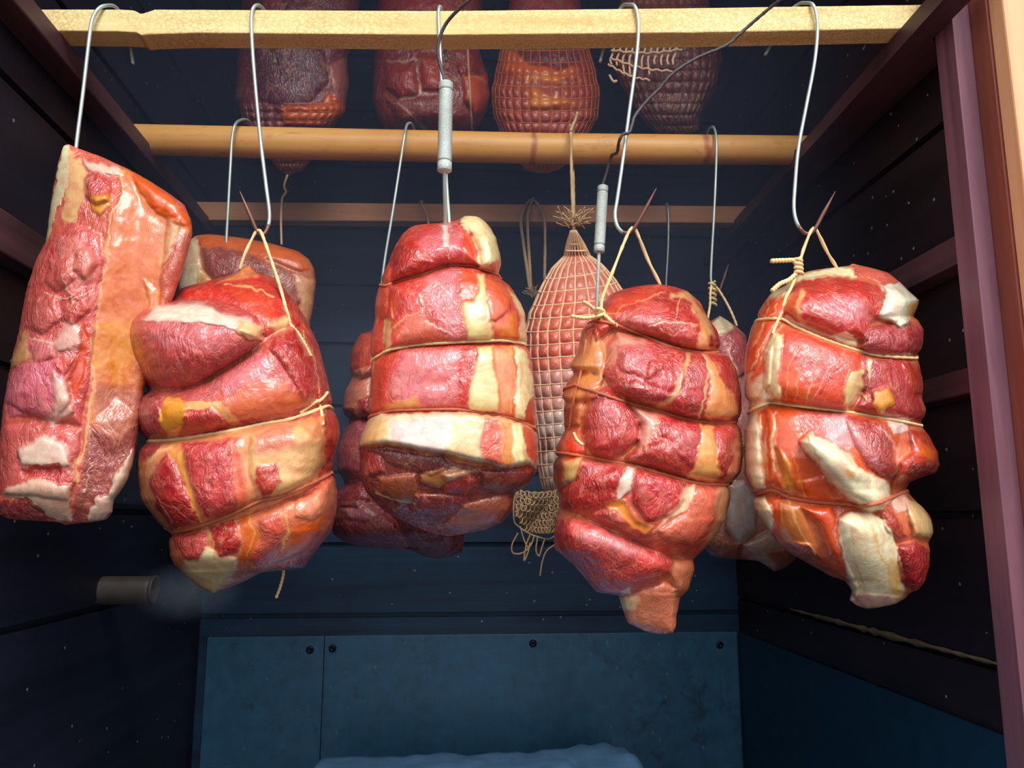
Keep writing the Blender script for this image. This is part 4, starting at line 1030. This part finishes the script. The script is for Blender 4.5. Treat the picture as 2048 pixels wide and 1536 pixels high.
G = Meat([(720,668),(740,663),(790,620),(860,615),(930,650),(955,750),(950,900),(945,1020),(930,1066),(928,1080),(925,1103),(905,1112),(880,1118),(850,1114),(828,1104),(815,1092),(790,1092),(765,1098),(740,1096),(712,1090),
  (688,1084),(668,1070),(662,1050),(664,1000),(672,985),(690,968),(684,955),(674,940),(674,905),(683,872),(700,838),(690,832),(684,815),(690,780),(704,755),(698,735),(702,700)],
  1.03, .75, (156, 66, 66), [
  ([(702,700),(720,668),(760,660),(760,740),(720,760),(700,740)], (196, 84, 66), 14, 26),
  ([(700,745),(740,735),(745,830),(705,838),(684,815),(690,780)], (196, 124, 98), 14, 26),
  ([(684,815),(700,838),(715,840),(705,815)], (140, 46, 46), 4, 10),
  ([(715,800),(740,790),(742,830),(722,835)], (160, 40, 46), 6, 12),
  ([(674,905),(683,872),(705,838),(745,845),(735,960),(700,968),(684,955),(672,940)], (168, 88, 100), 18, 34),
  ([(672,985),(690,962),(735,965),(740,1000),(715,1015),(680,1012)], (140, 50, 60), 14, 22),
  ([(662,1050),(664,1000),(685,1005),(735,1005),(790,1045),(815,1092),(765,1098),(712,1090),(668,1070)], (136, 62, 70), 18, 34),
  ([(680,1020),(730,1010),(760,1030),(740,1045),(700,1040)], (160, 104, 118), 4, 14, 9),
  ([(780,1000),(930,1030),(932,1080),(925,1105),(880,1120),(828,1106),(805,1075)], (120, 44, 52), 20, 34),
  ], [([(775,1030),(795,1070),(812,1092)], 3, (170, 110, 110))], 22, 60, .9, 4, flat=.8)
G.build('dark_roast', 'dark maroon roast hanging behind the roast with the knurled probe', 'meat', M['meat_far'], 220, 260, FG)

I = Meat([(1424,640),(1440,631),(1470,650),(1492,670),(1498,700),(1502,760),(1520,850),(1525,1000),(1560,1050),(1595,1095),(1592,1118),(1570,1136),(1550,1143),(1530,1130),(1510,1118),(1490,1098),(1484,1110),(1478,1119),
  (1450,1118),(1420,1110),(1405,1090),(1390,1040),(1380,900),(1372,750),(1392,680),(1412,655)],
  1.03, .6, (170, 120, 116), [
  ([(1412,655),(1440,630),(1470,650),(1455,670),(1425,672)], (214, 202, 160), 6, 16),
  ([(1430,672),(1472,655),(1498,680),(1500,740),(1470,760),(1440,720)], (176, 88, 92), 12, 26),
  ([(1460,700),(1480,740),(1480,780),(1460,760)], (206, 170, 150), 3, 10),
  ([(1455,965),(1490,965),(1510,1000),(1512,1060),(1480,1092),(1450,1060)], (176, 164, 160), 14, 26),
  ([(1400,1085),(1440,1072),(1482,1088),(1480,1119),(1440,1119)], (150, 88, 76), 14, 20),
  ([(1484,1090),(1520,1072),(1560,1050),(1595,1095),(1592,1118),(1550,1143),(1510,1118)], (180, 158, 142), 14, 26),
  ([(1535,1105),(1595,1095),(1590,1120),(1550,1143)], (160, 100, 84), 3, 12, 8),
  ([(1490,880),(1525,900),(1525,1000),(1505,985),(1490,950)], (120, 60, 60), 0, 12),
  ], [], 23, 40, .9, 4, flat=.7)
I.build('pale_roast', 'pale pinkish roast mostly hidden between the two rightmost front roasts', 'meat', M['meat_far'], 180, 240, FG)

# ---- netted ham hanging by a cord from the round pole
Hm = Meat([(1134,506),(1146,500),(1166,503),(1200,525),(1228,556),(1252,590),(1272,640),(1282,720),(1280,800),(1262,880),(1225,950),(1180,990),(1140,1002),(1105,998),(1085,975),(1076,930),(1066,850),(1056,780),(1050,715),(1050,665),(1060,625),(1082,575),(1105,535)],
  1.03, .85, (220, 124, 104), [
  ([(1105,535),(1128,505),(1172,502),(1200,525),(1240,575),(1180,590),(1120,575),(1090,570)], (216, 132, 112), 0, 20, 10),
  ([(1050,640),(1090,580),(1160,600),(1180,700),(1150,760),(1060,770)], (216, 106, 78), 0, 20, 14),
  ([(1056,745),(1130,730),(1180,740),(1180,800),(1130,830),(1066,840)], (216, 150, 138), 0, 20, 12),
  ([(1064,835),(1190,800),(1190,960),(1140,1002),(1085,980)], (202, 190, 176), 0, 20, 12),
  ([(1072,880),(1100,872),(1110,905),(1080,915)], (140, 84, 86), 0, 10, 6),
  ], [], 24, 50, .9, 4, flat=.8)
NM, NR = 26, 17
def ring_v(th, k): return 548+k*26.5+10*np.cos(th)*-1.0+np.sin(th)*4
def quilt(px, py, rel, me):
    xl, xr, _, _ = me.row(py); c = np.clip((px-(xl+xr)/2)/np.maximum((xr-xl)/2, 1), -1, 1)
    th = np.arccos(np.sign(c)*np.abs(c)**(1/.9))
    a = np.abs(np.sin(th*NM/2)); b_ = np.abs(np.sin(PI*(py-548+10*np.cos(th)-4*np.sin(th))/26.5))
    return rel*.5+7*(a*b_)**.5
Hm.rel = quilt(*np.mgrid[0:Hm.H, 0:Hm.W][::-1].astype(float)+np.array([Hm.u0-3, Hm.v0-3])[:, None, None], Hm.rel, Hm)
ham = Hm.build('netted_ham', 'pale pink ham in a knotted string net, hung by a cord from the round pole', 'ham', M['meat_far'], 300, 260, FG)
NETR = .0013
knot = P(1147, 462, 1.0)
paths = []
for i in range(NM):
    th = 2*PI*i/NM
    vs = np.linspace(512, 992, 60)
    p = Hm.at(np.full(60, th), vs, NETR*.3)[0]
    q = knot+np.array([.0035*math.cos(th), -.0035*math.sin(th), 0])
    t = np.linspace(0, 1, 10)[:-1, None]
    lead = q*(1-t)+p[0]*t
    lead += (np.array([math.cos(th), -math.sin(th), 0])*.001)*np.sin(PI*t)
    paths.append(np.vstack([lead, p]))
for k in range(NR):
    th = np.linspace(0, 2*PI, 90)
    vv = np.clip(ring_v(th, k), Hm.v0+2, Hm.v1-2)
    paths.append(Hm.at(th, vv, NETR*.3)[0])
for k in range(3):   # rings crossing the empty neck of the net
    f = (k+1)/4.0; th = np.linspace(0, 2*PI, 40)
    e = Hm.at(th, np.full(40, 515.0), .0)[0]
    paths.append(knot*(1-f)+e*f)
tubes('netting', paths, NETR, M['net'], ham, 5)
# frayed tuft over the knot
rng = np.random.RandomState(5)
tp = []
for i in range(60):
    a = rng.rand()*2*PI; e = rng.rand()*.9-.25; L = .012+.016*rng.rand()
    d = np.array([math.cos(a), .7*math.sin(a), .35+e]); d /= np.linalg.norm(d)
    b0 = knot+np.array([rng.randn()*.003, rng.randn()*.003, .004+rng.rand()*.012])
    tp.append(smooth_path([b0, b0+d*L*.5+rng.randn(3)*.002, b0+d*L+rng.randn(3)*.004], 7))
tubes('frayed_tuft', tp, .0009, M['cord'], ham, 4)
# loose crocheted net end under the ham
lp = []
for r_ in range(6):
    v0 = 985+r_*14; x0, x1 = 1030+max(0, r_-3)*9, 1122
    t = np.linspace(0, 1, 90)
    yy = .99+.012*np.cos(t*7+r_)
    lp.append(P(x0+(x1-x0)*t+4*np.sin(t*2*PI*11), v0+6*np.cos(t*2*PI*11)+6*np.sin(t*PI), yy))
    lp.append(P(x0+(x1-x0)*t, v0-5+6*np.sin(t*PI)+1.5*np.sin(t*40), yy+.002))
    lp.append(P(x0+(x1-x0)*t+4*np.sin(t*2*PI*10+1), v0+5*np.cos(t*2*PI*10+2)+6*np.sin(t*PI), yy+.012))
for a in ([(1036,985),(1028,1000),(1028,1040),(1036,1052),(1060,1068),(1095,1078),(1112,1070)],
          [(1036,1066),(1024,1090),(1026,1106),(1045,1106),(1062,1090),(1068,1072)], [(1060,1070),(1052,1092),(1048,1122),(1056,1105),(1060,1085)],
          [(1075,1075),(1072,1100),(1078,1112),(1084,1095),(1090,1076)], [(1118,1085),(1095,1100),(1085,1122),(1080,1152)], [(1040,1052),(1048,1080),(1056,1096)]):
    a = np.array(a, float); lp.append(smooth_path(P(a[:, 0], a[:, 1], .985), 30))
tubes('net_end', lp, .0011, M['cord'], ham, 4)
def px_path(pts, n=60):
    a = np.array([p if len(p) == 3 else (*p, pts[0][2]) for p in pts], float)
    return smooth_path(P(a[:, 0], a[:, 1], a[:, 2]), n)
tube('hanging_cord', px_path([(1147,460,1.0),(1144,380,1.008),(1142,300,1.014),(1142,262,1.02),(1146,249,1.04),(1147,250,1.068),(1146,300,1.076),(1147,400,1.03),(1148,462,1.003)]), .0022, M['cord'], ham, 7, 600, .15)
tube('cord_tail', px_path([(1141,262,1.016),(1146,250,1.03),(1151,238,1.032),(1155,224,1.03)], 16), .0021, M['cord'], ham, 7, 600, .15)

# ------------------------------------------------------------------ upper tier, hanging from slats above the picture
UG = 'hams on the upper tier'
def upper(name, outline, Y, thick, base, patches, lines, seed, label, net=None, netmat=None):
    me = Meat(outline, Y, thick, base, patches, lines, seed, 60, .9, 5, flat=.8)
    if net:
        nm, dv, slope, va, vb, ka, kb = net
        py, px = np.mgrid[0:me.H, 0:me.W].astype(float); py += me.v0-3; px += me.u0-3
        xl, xr, _, _ = me.row(py); c = np.clip((px-(xl+xr)/2)/np.maximum((xr-xl)/2, 1), -1, 1)
        th = np.arccos(np.sign(c)*np.abs(c)**(1/.9))
        me.rel = me.rel+6*(np.abs(np.sin(th*nm/2))*np.abs(np.sin(PI*(py-va-slope*np.sin(th))/dv)))**.5*np.clip((py-va)/10, 0, 1)
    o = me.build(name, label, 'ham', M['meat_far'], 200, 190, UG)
    if net:
        ps = []
        for i in range(ka, kb):
            th = 2*PI*i/nm
            if th > PI: pass
            vs = np.linspace(max(va, me.v0+2), min(vb, me.v1-2), 40)
            ps.append(me.at(np.full(40, th), vs, .0004)[0])
        k = 0
        while va+k*dv < vb:
            th = np.linspace(2*PI*ka/nm, 2*PI*(kb-1)/nm, 60)
            ps.append(me.at(th, np.clip(va+k*dv+slope*np.sin(th), me.v0+2, me.v1-2), .0004)[0]); k += 1
        tubes('netting', ps, .0012, netmat or M['net'], o, 4)
    return me, o
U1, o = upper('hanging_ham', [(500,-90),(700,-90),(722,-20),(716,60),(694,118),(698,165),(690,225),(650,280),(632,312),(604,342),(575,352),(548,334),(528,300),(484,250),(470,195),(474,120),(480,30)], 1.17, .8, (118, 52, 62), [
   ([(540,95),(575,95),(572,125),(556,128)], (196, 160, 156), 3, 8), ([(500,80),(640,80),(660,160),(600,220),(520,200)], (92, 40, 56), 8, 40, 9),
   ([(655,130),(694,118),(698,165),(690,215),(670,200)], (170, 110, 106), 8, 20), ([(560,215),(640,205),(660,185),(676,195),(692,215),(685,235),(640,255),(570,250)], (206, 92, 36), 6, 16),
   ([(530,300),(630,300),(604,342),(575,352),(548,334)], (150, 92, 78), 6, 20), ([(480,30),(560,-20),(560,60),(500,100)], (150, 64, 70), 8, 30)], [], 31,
   'dark hazy ham with an orange netted strip, leftmost on the upper tier', (30, 17, 3, 205, 252, 3, 9), M['net_tan'])
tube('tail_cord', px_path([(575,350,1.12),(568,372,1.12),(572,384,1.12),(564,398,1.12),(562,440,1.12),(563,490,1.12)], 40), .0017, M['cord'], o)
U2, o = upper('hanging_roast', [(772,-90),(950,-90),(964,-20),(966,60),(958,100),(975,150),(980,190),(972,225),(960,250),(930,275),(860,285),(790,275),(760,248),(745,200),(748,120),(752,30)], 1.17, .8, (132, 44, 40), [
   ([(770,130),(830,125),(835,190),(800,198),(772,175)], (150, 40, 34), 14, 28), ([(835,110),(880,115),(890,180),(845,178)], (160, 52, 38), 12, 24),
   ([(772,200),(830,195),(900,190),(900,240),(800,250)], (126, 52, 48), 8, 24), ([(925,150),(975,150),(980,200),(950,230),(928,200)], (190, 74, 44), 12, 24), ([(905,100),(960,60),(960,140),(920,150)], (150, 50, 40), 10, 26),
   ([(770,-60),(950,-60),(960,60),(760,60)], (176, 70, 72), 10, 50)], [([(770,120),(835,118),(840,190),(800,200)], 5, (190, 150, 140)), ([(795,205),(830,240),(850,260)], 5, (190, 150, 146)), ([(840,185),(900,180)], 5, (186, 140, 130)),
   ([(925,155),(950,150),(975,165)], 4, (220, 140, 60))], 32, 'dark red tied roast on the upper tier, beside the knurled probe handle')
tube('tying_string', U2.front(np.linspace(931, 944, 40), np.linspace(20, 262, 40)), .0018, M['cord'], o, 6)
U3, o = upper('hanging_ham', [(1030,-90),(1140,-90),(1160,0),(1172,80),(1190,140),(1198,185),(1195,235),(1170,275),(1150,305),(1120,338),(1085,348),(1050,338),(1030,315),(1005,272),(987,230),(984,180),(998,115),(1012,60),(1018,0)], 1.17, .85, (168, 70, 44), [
   ([(1005,95),(1030,100),(1060,130),(1110,140),(1140,128),(1160,150),(1100,165),(1040,150),(1000,140)], (216, 98, 36), 4, 12), ([(1030,60),(1165,60),(1160,125),(1110,138),(1060,128),(1025,98)], (118, 52, 52), -4, 16),  # lit orange band painted into the ham's colour
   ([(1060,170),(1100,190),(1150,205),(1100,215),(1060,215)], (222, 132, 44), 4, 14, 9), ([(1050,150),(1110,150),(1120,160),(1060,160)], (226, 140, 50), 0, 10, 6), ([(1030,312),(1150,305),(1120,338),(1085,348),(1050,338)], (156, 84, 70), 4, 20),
   ([(1030,-90),(1140,-90),(1160,0),(1165,60),(1020,50)], (186, 86, 86), 8, 40)], [], 33, 'orange netted ham on the upper tier, behind the cord of the pale ham', (34, 24, 6, 96, 345, 0, 18), M['net_tan'])
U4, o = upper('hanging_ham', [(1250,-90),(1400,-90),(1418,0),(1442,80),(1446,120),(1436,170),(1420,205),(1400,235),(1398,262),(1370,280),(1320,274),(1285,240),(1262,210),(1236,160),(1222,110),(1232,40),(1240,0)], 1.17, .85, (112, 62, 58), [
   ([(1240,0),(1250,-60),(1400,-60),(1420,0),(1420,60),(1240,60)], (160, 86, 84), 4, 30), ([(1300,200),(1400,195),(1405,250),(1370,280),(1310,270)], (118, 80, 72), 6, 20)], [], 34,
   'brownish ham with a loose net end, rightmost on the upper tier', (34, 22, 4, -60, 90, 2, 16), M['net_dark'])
nl = []
for k in range(11):
    x = 1225+k*12.5
    nl.append(px_path([(x+4,92,1.075),(x,108,1.072),(x-3-2*rng.rand(),120,1.07),(x-4+4*rng.rand(),132+ (20 if 1 < k < 7 else -4)*rng.rand(),1.07)], 14))
for (a, b_, c_, d_) in ((1222, 100, 1365, 98), (1222, 116, 1345, 142), (1216, 128, 1300, 160), (1219, 150, 1234, 161)):
    t = np.linspace(0, 1, 30); nl.append(P(a+(c_-a)*t, b_+(d_-b_)*t+7*np.sin(t*PI)+1.5*np.sin(t*40), np.full(30, 1.068)))
tubes('net_end', nl, .0017, M['net'], o, 5)

# ------------------------------------------------------------------ hooks
def hook(pts, r, label, tipfrom=None, tipmat=None, group='wire hooks carrying the meat', backtip=True):
    a = np.array(pts, float)
    pth = smooth_path(P(a[:, 0], a[:, 1], a[:, 2]), 150)
    e = empty('meat_hook', pth[:, :].mean(0), label, 'hook', group)
    if tipfrom is None:
        tube('wire', pth, r, M['steel'], e, 10)
    else:
        k = int(150*tipfrom)
        tube('wire', pth[:k+1], r, M['steel'], e, 10)
        q = pth[k:]; n = len(q)
        rr = r*np.interp(np.linspace(0, 1, n), [0, .68, 1], [1.02, 1.0, .12])
        tube('point', q, rr, tipmat or M['tip'], e, 10)
    return e
def f1(u, d=0.0): return Y1(u)-.0022+d
b1 = .030
hook([(266,128,.815),(260,92,.815),(246,40,.812),(232,15,.800),(214,11,.784),(197,18,.777),(184,42,.775),(177,90,.772),(166,185,.768),(153,288,.758),(150,330,.752)], .0019,
     'steel hook at the worn notch end of the front slat, holding the leftmost slab')
hook([(551,126,.808),(546,96,.808),(533,36,.806),(524,15,.795),(512,11,.778),(504,24,.772),(503,60,.771),(508,140,.771),(520,270,.771),(532,370,.771),(539,428,.771),(535,456,.771),(525,470,.770),(514,462,.768),(500,430,.764),(479,381,.760)], .0019,
     'steel hook whose brown point tilts left, above the roast with the bulging lobe', .845)
hook([(893,120,.802),(890,96,.802),(886,40,.80),(883,18,.790),(879,14,.772),(877,30,.766),(879,80,.765),(884,180,.765),(889,300,.765),(895,400,.765),(898,440,.765),(897,480,.765)], .0019,
     'steel hook behind the knurled probe, running into the middle roast')
hook([(1200,124,.795),(1207,98,.795),(1226,45,.793),(1244,13,.783),(1258,9,.766),(1269,12,.7565),(1275,30,.7555),(1277,64,.7555),(1271,130,.7555),(1257,235,.7555),(1245,325,.7555),(1235,395,.7555),(1230,430,.7555),(1236,455,.7555),(1250,466,.757),(1265,460,.754),(1282,434,.750),(1313,376,.744)], .0019,
     'steel hook with an upright brown point, second from the right on the front slat', .855)
hook([(1530,110,.786),(1545,84,.786),(1574,30,.784),(1596,9,.775),(1613,6,.757),(1625,9,.7475),(1632,26,.7465),(1635,60,.7465),(1629,125,.7465),(1612,215,.7465),(1597,295,.7465),(1590,370,.7465),(1588,420,.7465),(1596,450,.7465),(1612,467,.748),(1628,460,.745),(1646,428,.741),(1671,382,.735)], .0019,
     'steel hook with an upright brown point, rightmost on the front slat', .85)
hook([(508,300,1.078),(505,258,1.076),(496,241,1.06),(482,240,1.040),(470,250,1.022),(464,280,1.020),(461,330,1.02),(456,420,1.02),(453,475,1.02),(452,510,1.02)], .0019,
     'steel hook on the round pole, running down into the slab with the orange top')
hook([(832,300,1.078),(828,260,1.074),(822,247,1.055),(814,250,1.035),(809,272,1.020),(800,330,1.02),(786,420,1.02),(768,530,1.02),(762,600,1.02),(765,660,1.02)], .0019,
     'steel hook slanting from the round pole, left of the middle roast')
hook([(1412,300,1.078),(1415,266,1.074),(1422,255,1.055),(1429,258,1.032),(1433,285,1.020),(1432,340,1.02),(1428,430,1.02),(1423,520,1.02),(1422,560,1.02),(1427,580,1.02),(1437,584,1.018),(1446,562,1.014),(1457,528,1.008)], .0018,
     'steel hook on the round pole, right of the knobbly roast, with knotted string', .86)
hook([(1326,445,1.335),(1327,420,1.33),(1331,407,1.315),(1335,412,1.296),(1337,440,1.294),(1336,500,1.294),(1332,570,1.294),(1330,650,1.294)], .0019,
     'thin hook over the dim back slat, above the knobbly roast')
hook([(350,92,1.25),(352,130,1.25),(353,180,1.25),(355,195,1.25),(359,199,1.25),(362,190,1.25)], .0014,
     'thin wire hook end dangling in the haze under the left of the front slat')

# ------------------------------------------------------------------ strings from hooks to the meat (parts of the meat they carry)
def loop(me, pts, r=.0016, mat='string', name='hanging_string', n=60):
    return tube(name, px_path(pts, n), r, M[mat], me.obj, 8, 900, .18)
yb = .762
b_end = lambda me, u, v, off=.001: (u, v, float(me.front(u, v, off)[1]))
loop(B, [(480,540,.770),(486,518,.768),(500,486,.768),(512,464,.768),(519,461,.7665),(526,474,.764),(545,528,.752),(562,580,.735),b_end(B,572,618),b_end(B,580,645)])
loop(B, [b_end(B,578,638),b_end(B,582,650),b_end(B,600,672),b_end(B,622,712)], .0015)
loop(B, [b_end(B,632,800),b_end(B,640,812),b_end(B,644,830),b_end(B,646,850)], .0015)
loop(B, [b_end(B,655,785),b_end(B,642,800),b_end(B,628,806),b_end(B,600,826)], .0015)
loop(B, [(567,1138,.80),(566,1152,.80),(560,1175,.80),(552,1196,.80)], .0014, 'string', 'string_tail')
yD = .752
loop(D, [b_end(D,1203,640),(1204,600,.738),(1222,552,.744),(1247,488,.752),(1260,460,.7535),(1268,456,.7545),(1276,470,.757),(1296,520,.765),(1321,570,.772)])
loop(D, [b_end(D,1203,628),b_end(D,1214,634),b_end(D,1224,644),b_end(D,1236,652)], .0018)
loop(D, [b_end(D,1204,632,.003),(1190,620,.735),(1178,610,.732),(1166,603,.730)], .0018, 'string', 'string_tail')
loop(D, [b_end(D,1204,634,.003),(1190,634,.735),(1168,636,.732),(1142,632,.730)], .0018, 'string', 'string_tail')
kk = P(1201, 626, float(D.front(1203, 634)[1])-.004)
th = np.linspace(0, 4*PI, 40)
tube('string_knot', kk+np.stack([.0035*np.cos(th), .003*np.sin(th), .004*np.sin(th*.5)], -1), .0018, M['string'], D.obj, 8)
loop(D, [b_end(D,1172,680),b_end(D,1163,740),b_end(D,1150,790),b_end(D,1142,830),b_end(D,1139,860)], .0012, 'string_red', 'string_tail')
loop(D, [b_end(D,1148,866),b_end(D,1155,880),b_end(D,1166,890)], .0013, 'string', 'string_tail')
loop(E, [b_end(E,1562,638),b_end(E,1570,600),(1585,570,.722),(1598,530,.728),(1608,496,.738),(1622,462,.7445),(1630,456,.7455),(1637,468,.747),(1655,505,.755),(1674,536,.765)])
loop(E, [(1598,540,.722),(1588,522,.722),(1570,521,.720),(1542,522,.718)], .0022, 'string', 'string_tail')
loop(E, [(1594,546,.722),(1578,560,.722),(1560,568,.720),(1544,582,.718)], .0022, 'string', 'string_tail')
kk = P(1597, 534, .722); th = np.linspace(0, 8*PI, 80)
tube('string_knot', kk+np.stack([.0032*np.cos(th), .003*np.sin(th), np.linspace(.010, -.007, 80)], -1), .0017, M['string'], E.obj, 8)
loop(E, [b_end(E,1562,628),b_end(E,1552,650),b_end(E,1545,668)], .0014)
loop(I, [(1415,640,.99),(1420,610,.995),(1421,585,1.0),(1424,565,1.01),(1430,572,1.015),(1436,578,1.012),(1450,600,1.008),(1463,625,1.0),(1474,652,.995)], .0016)
kk = P(1425, 585, 1.008); th = np.linspace(0, 10*PI, 90)
tube('string_knot', kk+np.stack([.0042*np.cos(th), .0036*np.sin(th), np.linspace(.016, -.018, 90)], -1), .0016, M['string'], I.obj, 8)
# a doubled cord hanging near the back slat
e = empty('cord_loop', P(1065, 400, 1.30), 'doubled pale cord looped over the dim back slat, left of the netted ham', 'cord')
tube('cord', px_path([(1062,590,1.286),(1057,560,1.286),(1046,480,1.287),(1042,440,1.289),(1050,414,1.294),(1064,399,1.31),(1078,412,1.296),(1088,432,1.289),(1090,480,1.287),(1089,560,1.286)]), .0026, M['cord'], e, 7, 500, .15)
tube('cord', px_path([(1062,590,1.286),(1060,540,1.286),(1056,470,1.287),(1056,430,1.289),(1064,402,1.298),(1068,396,1.315)]), .0026, M['cord'], e, 7, 500, .15)
ft = []
b0 = P(1066, 592, 1.284)
for i in range(26):
    d = np.array([rng.randn()*.8, rng.randn()*.5, .3+.5*rng.rand()]); d /= np.linalg.norm(d); L = .01+.014*rng.rand()
    ft.append(smooth_path([b0+rng.randn(3)*.002, b0+d*L*.5+rng.randn(3)*.002, b0+d*L+rng.randn(3)*.003], 6))
tubes('frayed_tuft', ft, .0009, M['cord'], e, 4)
o = tube('cord_hook', px_path([(858,452,1.285),(853,428,1.285),(845,412,1.284),(842,405,1.290),(844,402,1.31),(850,410,1.335)], 24), .0021, M['cord'], None, 7, 500, .15)
tag(o, 'short end of cord looped over the dim back slat, left of the probe rod', 'cord')

# ------------------------------------------------------------------ thermometer probes
def probe(label, h0, h1, rod_end, y, yr, R, rr, cable, rc, knurl):
    a, b_ = P(*h0, y), P(*h1, y)
    e = empty('thermometer_probe', b_, label, 'thermometer')
    prof = [(0, rr), (0, R*.8), (.012, R)]
    for t in np.linspace(.02, .085, 6): prof.append((t, R))
    prof += [(.09, R*.86), (.105, R*.86), (.11, R)]
    for i, t in enumerate(np.linspace(.12, .875, 66)): prof.append((t, R*(1.0 if i % 2 or not knurl else .92)))
    prof += [(.88, R), (.885, R*.84), (.90, R*.84), (.905, R), (.99, R), (1, R*.85), (1, rr)]
    lathe('handle', a, b_, prof, M['probe'], e, 28)
    lathe('rod', b_, P(*rod_end, yr), [(-.02, rr*.98), (0, rr), (.97, rr), (1, .0002)], M['steel'] if knurl else M['probe'], e, 14)
    tube('cable', px_path(cable, 120), rc, M['cable'], e, 8, 1500, .12)
M['probe'] = plain('knurled_probe_steel', (196, 206, 198), 0.5, 0.35, 0.6, 1.0, 1100)
probe('steel temperature probe with a fat knurled handle, standing in the middle roast', (892,165), (889,343), (891,500), .722, .755, .0070, .0019,
      [(890,170,.722),(887,152,.722),(880,128,.722),(876,102,.720),(880,74,.716),(893,46,.71),(916,20,.70),(944,-4,.69),(1000,-50,.68)], .0017, True)
probe('slimmer plain temperature probe left of the knobbly roast', (1206,372), (1198,505), (1192,660), .80, .80, .0058, .0019,
      [(1205,380,.80),(1206,368,.80),(1214,343,.795),(1223,312,.785),(1234,305,.772),(1238,283,.752),(1246,268,.748),(1258,266,.746),(1264,250,.745),(1270,232,.745),(1292,204,.742),(1318,178,.738),(1346,147,.732),(1392,117,.726),(1450,92,.722),(1475,72,.718),(1502,48,.712),(1542,14,.70),(1568,-6,.69),(1620,-50,.68)], .0017, False)

# ------------------------------------------------------------------ film covered tray at the bottom
def film():
    n, m = 60, 90
    rng = np.random.RandomState(9)
    z0 = float(P(950, 1513, 1.33)[2])+.017
    cr1 = vnoise(n, m, 9, rng); cr2 = vnoise(n, m, 3.5, rng); cr3 = np.abs(vnoise(n, m, 14, rng))
    V = np.zeros((n, m, 3))
    prof = [(1.02, ZB+.002), (1.02, z0-.10), (1.03, z0-.03), (1.08, z0-.006), (1.22, z0), (1.33, z0-.008), (1.36, z0-.04), (1.36, ZB+.002)]
    pa = np.array(prof); s = np.r_[0, np.cumsum(np.linalg.norm(np.diff(pa, axis=0), axis=1))]
    for i in range(n):
        t = s[-1]*i/(n-1); y = np.interp(t, s, pa[:, 0]); z = np.interp(t, s, pa[:, 1])
        top = float(np.clip((z-(z0-.12))/.12, 0, 1))
        for j in range(m):
            f = j/(m-1); x = -.213+.505*f
            ed = min(f, 1-f); rd = .03*(1-min(ed/.05, 1))**2
            arch = .010*math.exp(-((f-.88)/.10)**2)-.006*f*0
            V[i, j] = (x+.006*cr1[i, j]*(ed < .1), y+.006*cr1[i, j], z+top*(arch+.007*cr1[i, j]*.4+.0022*cr2[i, j]*(1+1.6*(f > .7))-.005*cr3[i, j]-rd))
            V[i, j, 2] = max(V[i, j, 2], ZB+.002)
    return V
V = film()
o = grid_obj('covered_drip_tray', V, False, M['foil'])
n, m = V.shape[:2]
me = o.data
bm = __import__('bmesh').new(); bm.from_mesh(me)
bm.verts.ensure_lookup_table()
for col_ in (0, m-1):
    bm.faces.new([bm.verts[i*m+col_] for i in range(n)])
bm.faces.new([bm.verts[j] for j in range(m)][::-1]+[bm.verts[(n-1)*m+j] for j in range(m)])
bm.to_mesh(me); bm.free()
tag(o, 'tray wrapped in crumpled blue plastic film on the smoker floor', 'tray')

# ------------------------------------------------------------------ smoke
def smoke(name, V, F, dens, col, label, plume=None):
    m = bpy.data.materials.new(name); m.use_nodes = True
    nt = m.node_tree; nt.nodes.clear()
    out = nd(nt, 'ShaderNodeOutputMaterial'); sc = nd(nt, 'ShaderNodeVolumeScatter')
    sc.inputs['Color'].default_value = (*col, 1); sc.inputs['Density'].default_value = dens; sc.inputs['Anisotropy'].default_value = 0.0
    if plume:
        v = mapping(nt, (1, 1, 1)); g = nd(nt, 'ShaderNodeVectorMath', operation='LENGTH')
        sb = nd(nt, 'ShaderNodeVectorMath', operation='MULTIPLY'); sb.inputs[1].default_value = plume
        nt.links.new(v, sb.inputs[0])
        nz = noise(nt, v, 22, 3, .6, .6)
        nt.links.new(sb.outputs[0], g.inputs[0])
        f = math_(nt, 'SUBTRACT', 1.0, g.outputs['Value'], True)
        f = math_(nt, 'MULTIPLY', math_(nt, 'POWER', f, 1.5), math_(nt, 'ADD', math_(nt, 'MULTIPLY', nz.outputs[0], 2.4), -.45), True)
        nt.links.new(math_(nt, 'MULTIPLY', f, dens), sc.inputs['Density'])
    nt.links.new(sc.outputs[0], out.inputs['Volume'])
    o = mesh_obj(name, V, F, m, smooth=False)
    tag(o, label, 'smoke', None, 'stuff'); return o
Vb, Fb = boxv(XL+.002, XR-.006, .86, YB-.008, CAMZ+.02, ZT-.01)
smoke('smoke_haze', Vb, Fb, 0.28, (.50, .62, 1.0), 'thin bluish smoke haze filling the upper smoker')

th = np.linspace(0, 2*PI, 25)[:-1]; ph = np.linspace(0, PI, 13)
pc = P(372, 1184, 1.08); pr = (.078, .06, .042)
Vp = np.array([[pr[0]*math.sin(p)*math.cos(t), pr[1]*math.sin(p)*math.sin(t), pr[2]*math.cos(p)] for p in ph for t in th])
Fp = [(i*24+k, (i+1)*24+k, (i+1)*24+(k+1) % 24, i*24+(k+1) % 24) for i in range(12) for k in range(24)]
o = smoke('smoke_plume', Vp, Fp, 26.0, (.42, .62, 1.0), 'puff of blue smoke drifting out of the pipe end', tuple(1/x for x in pr))
o.location = tuple(pc)
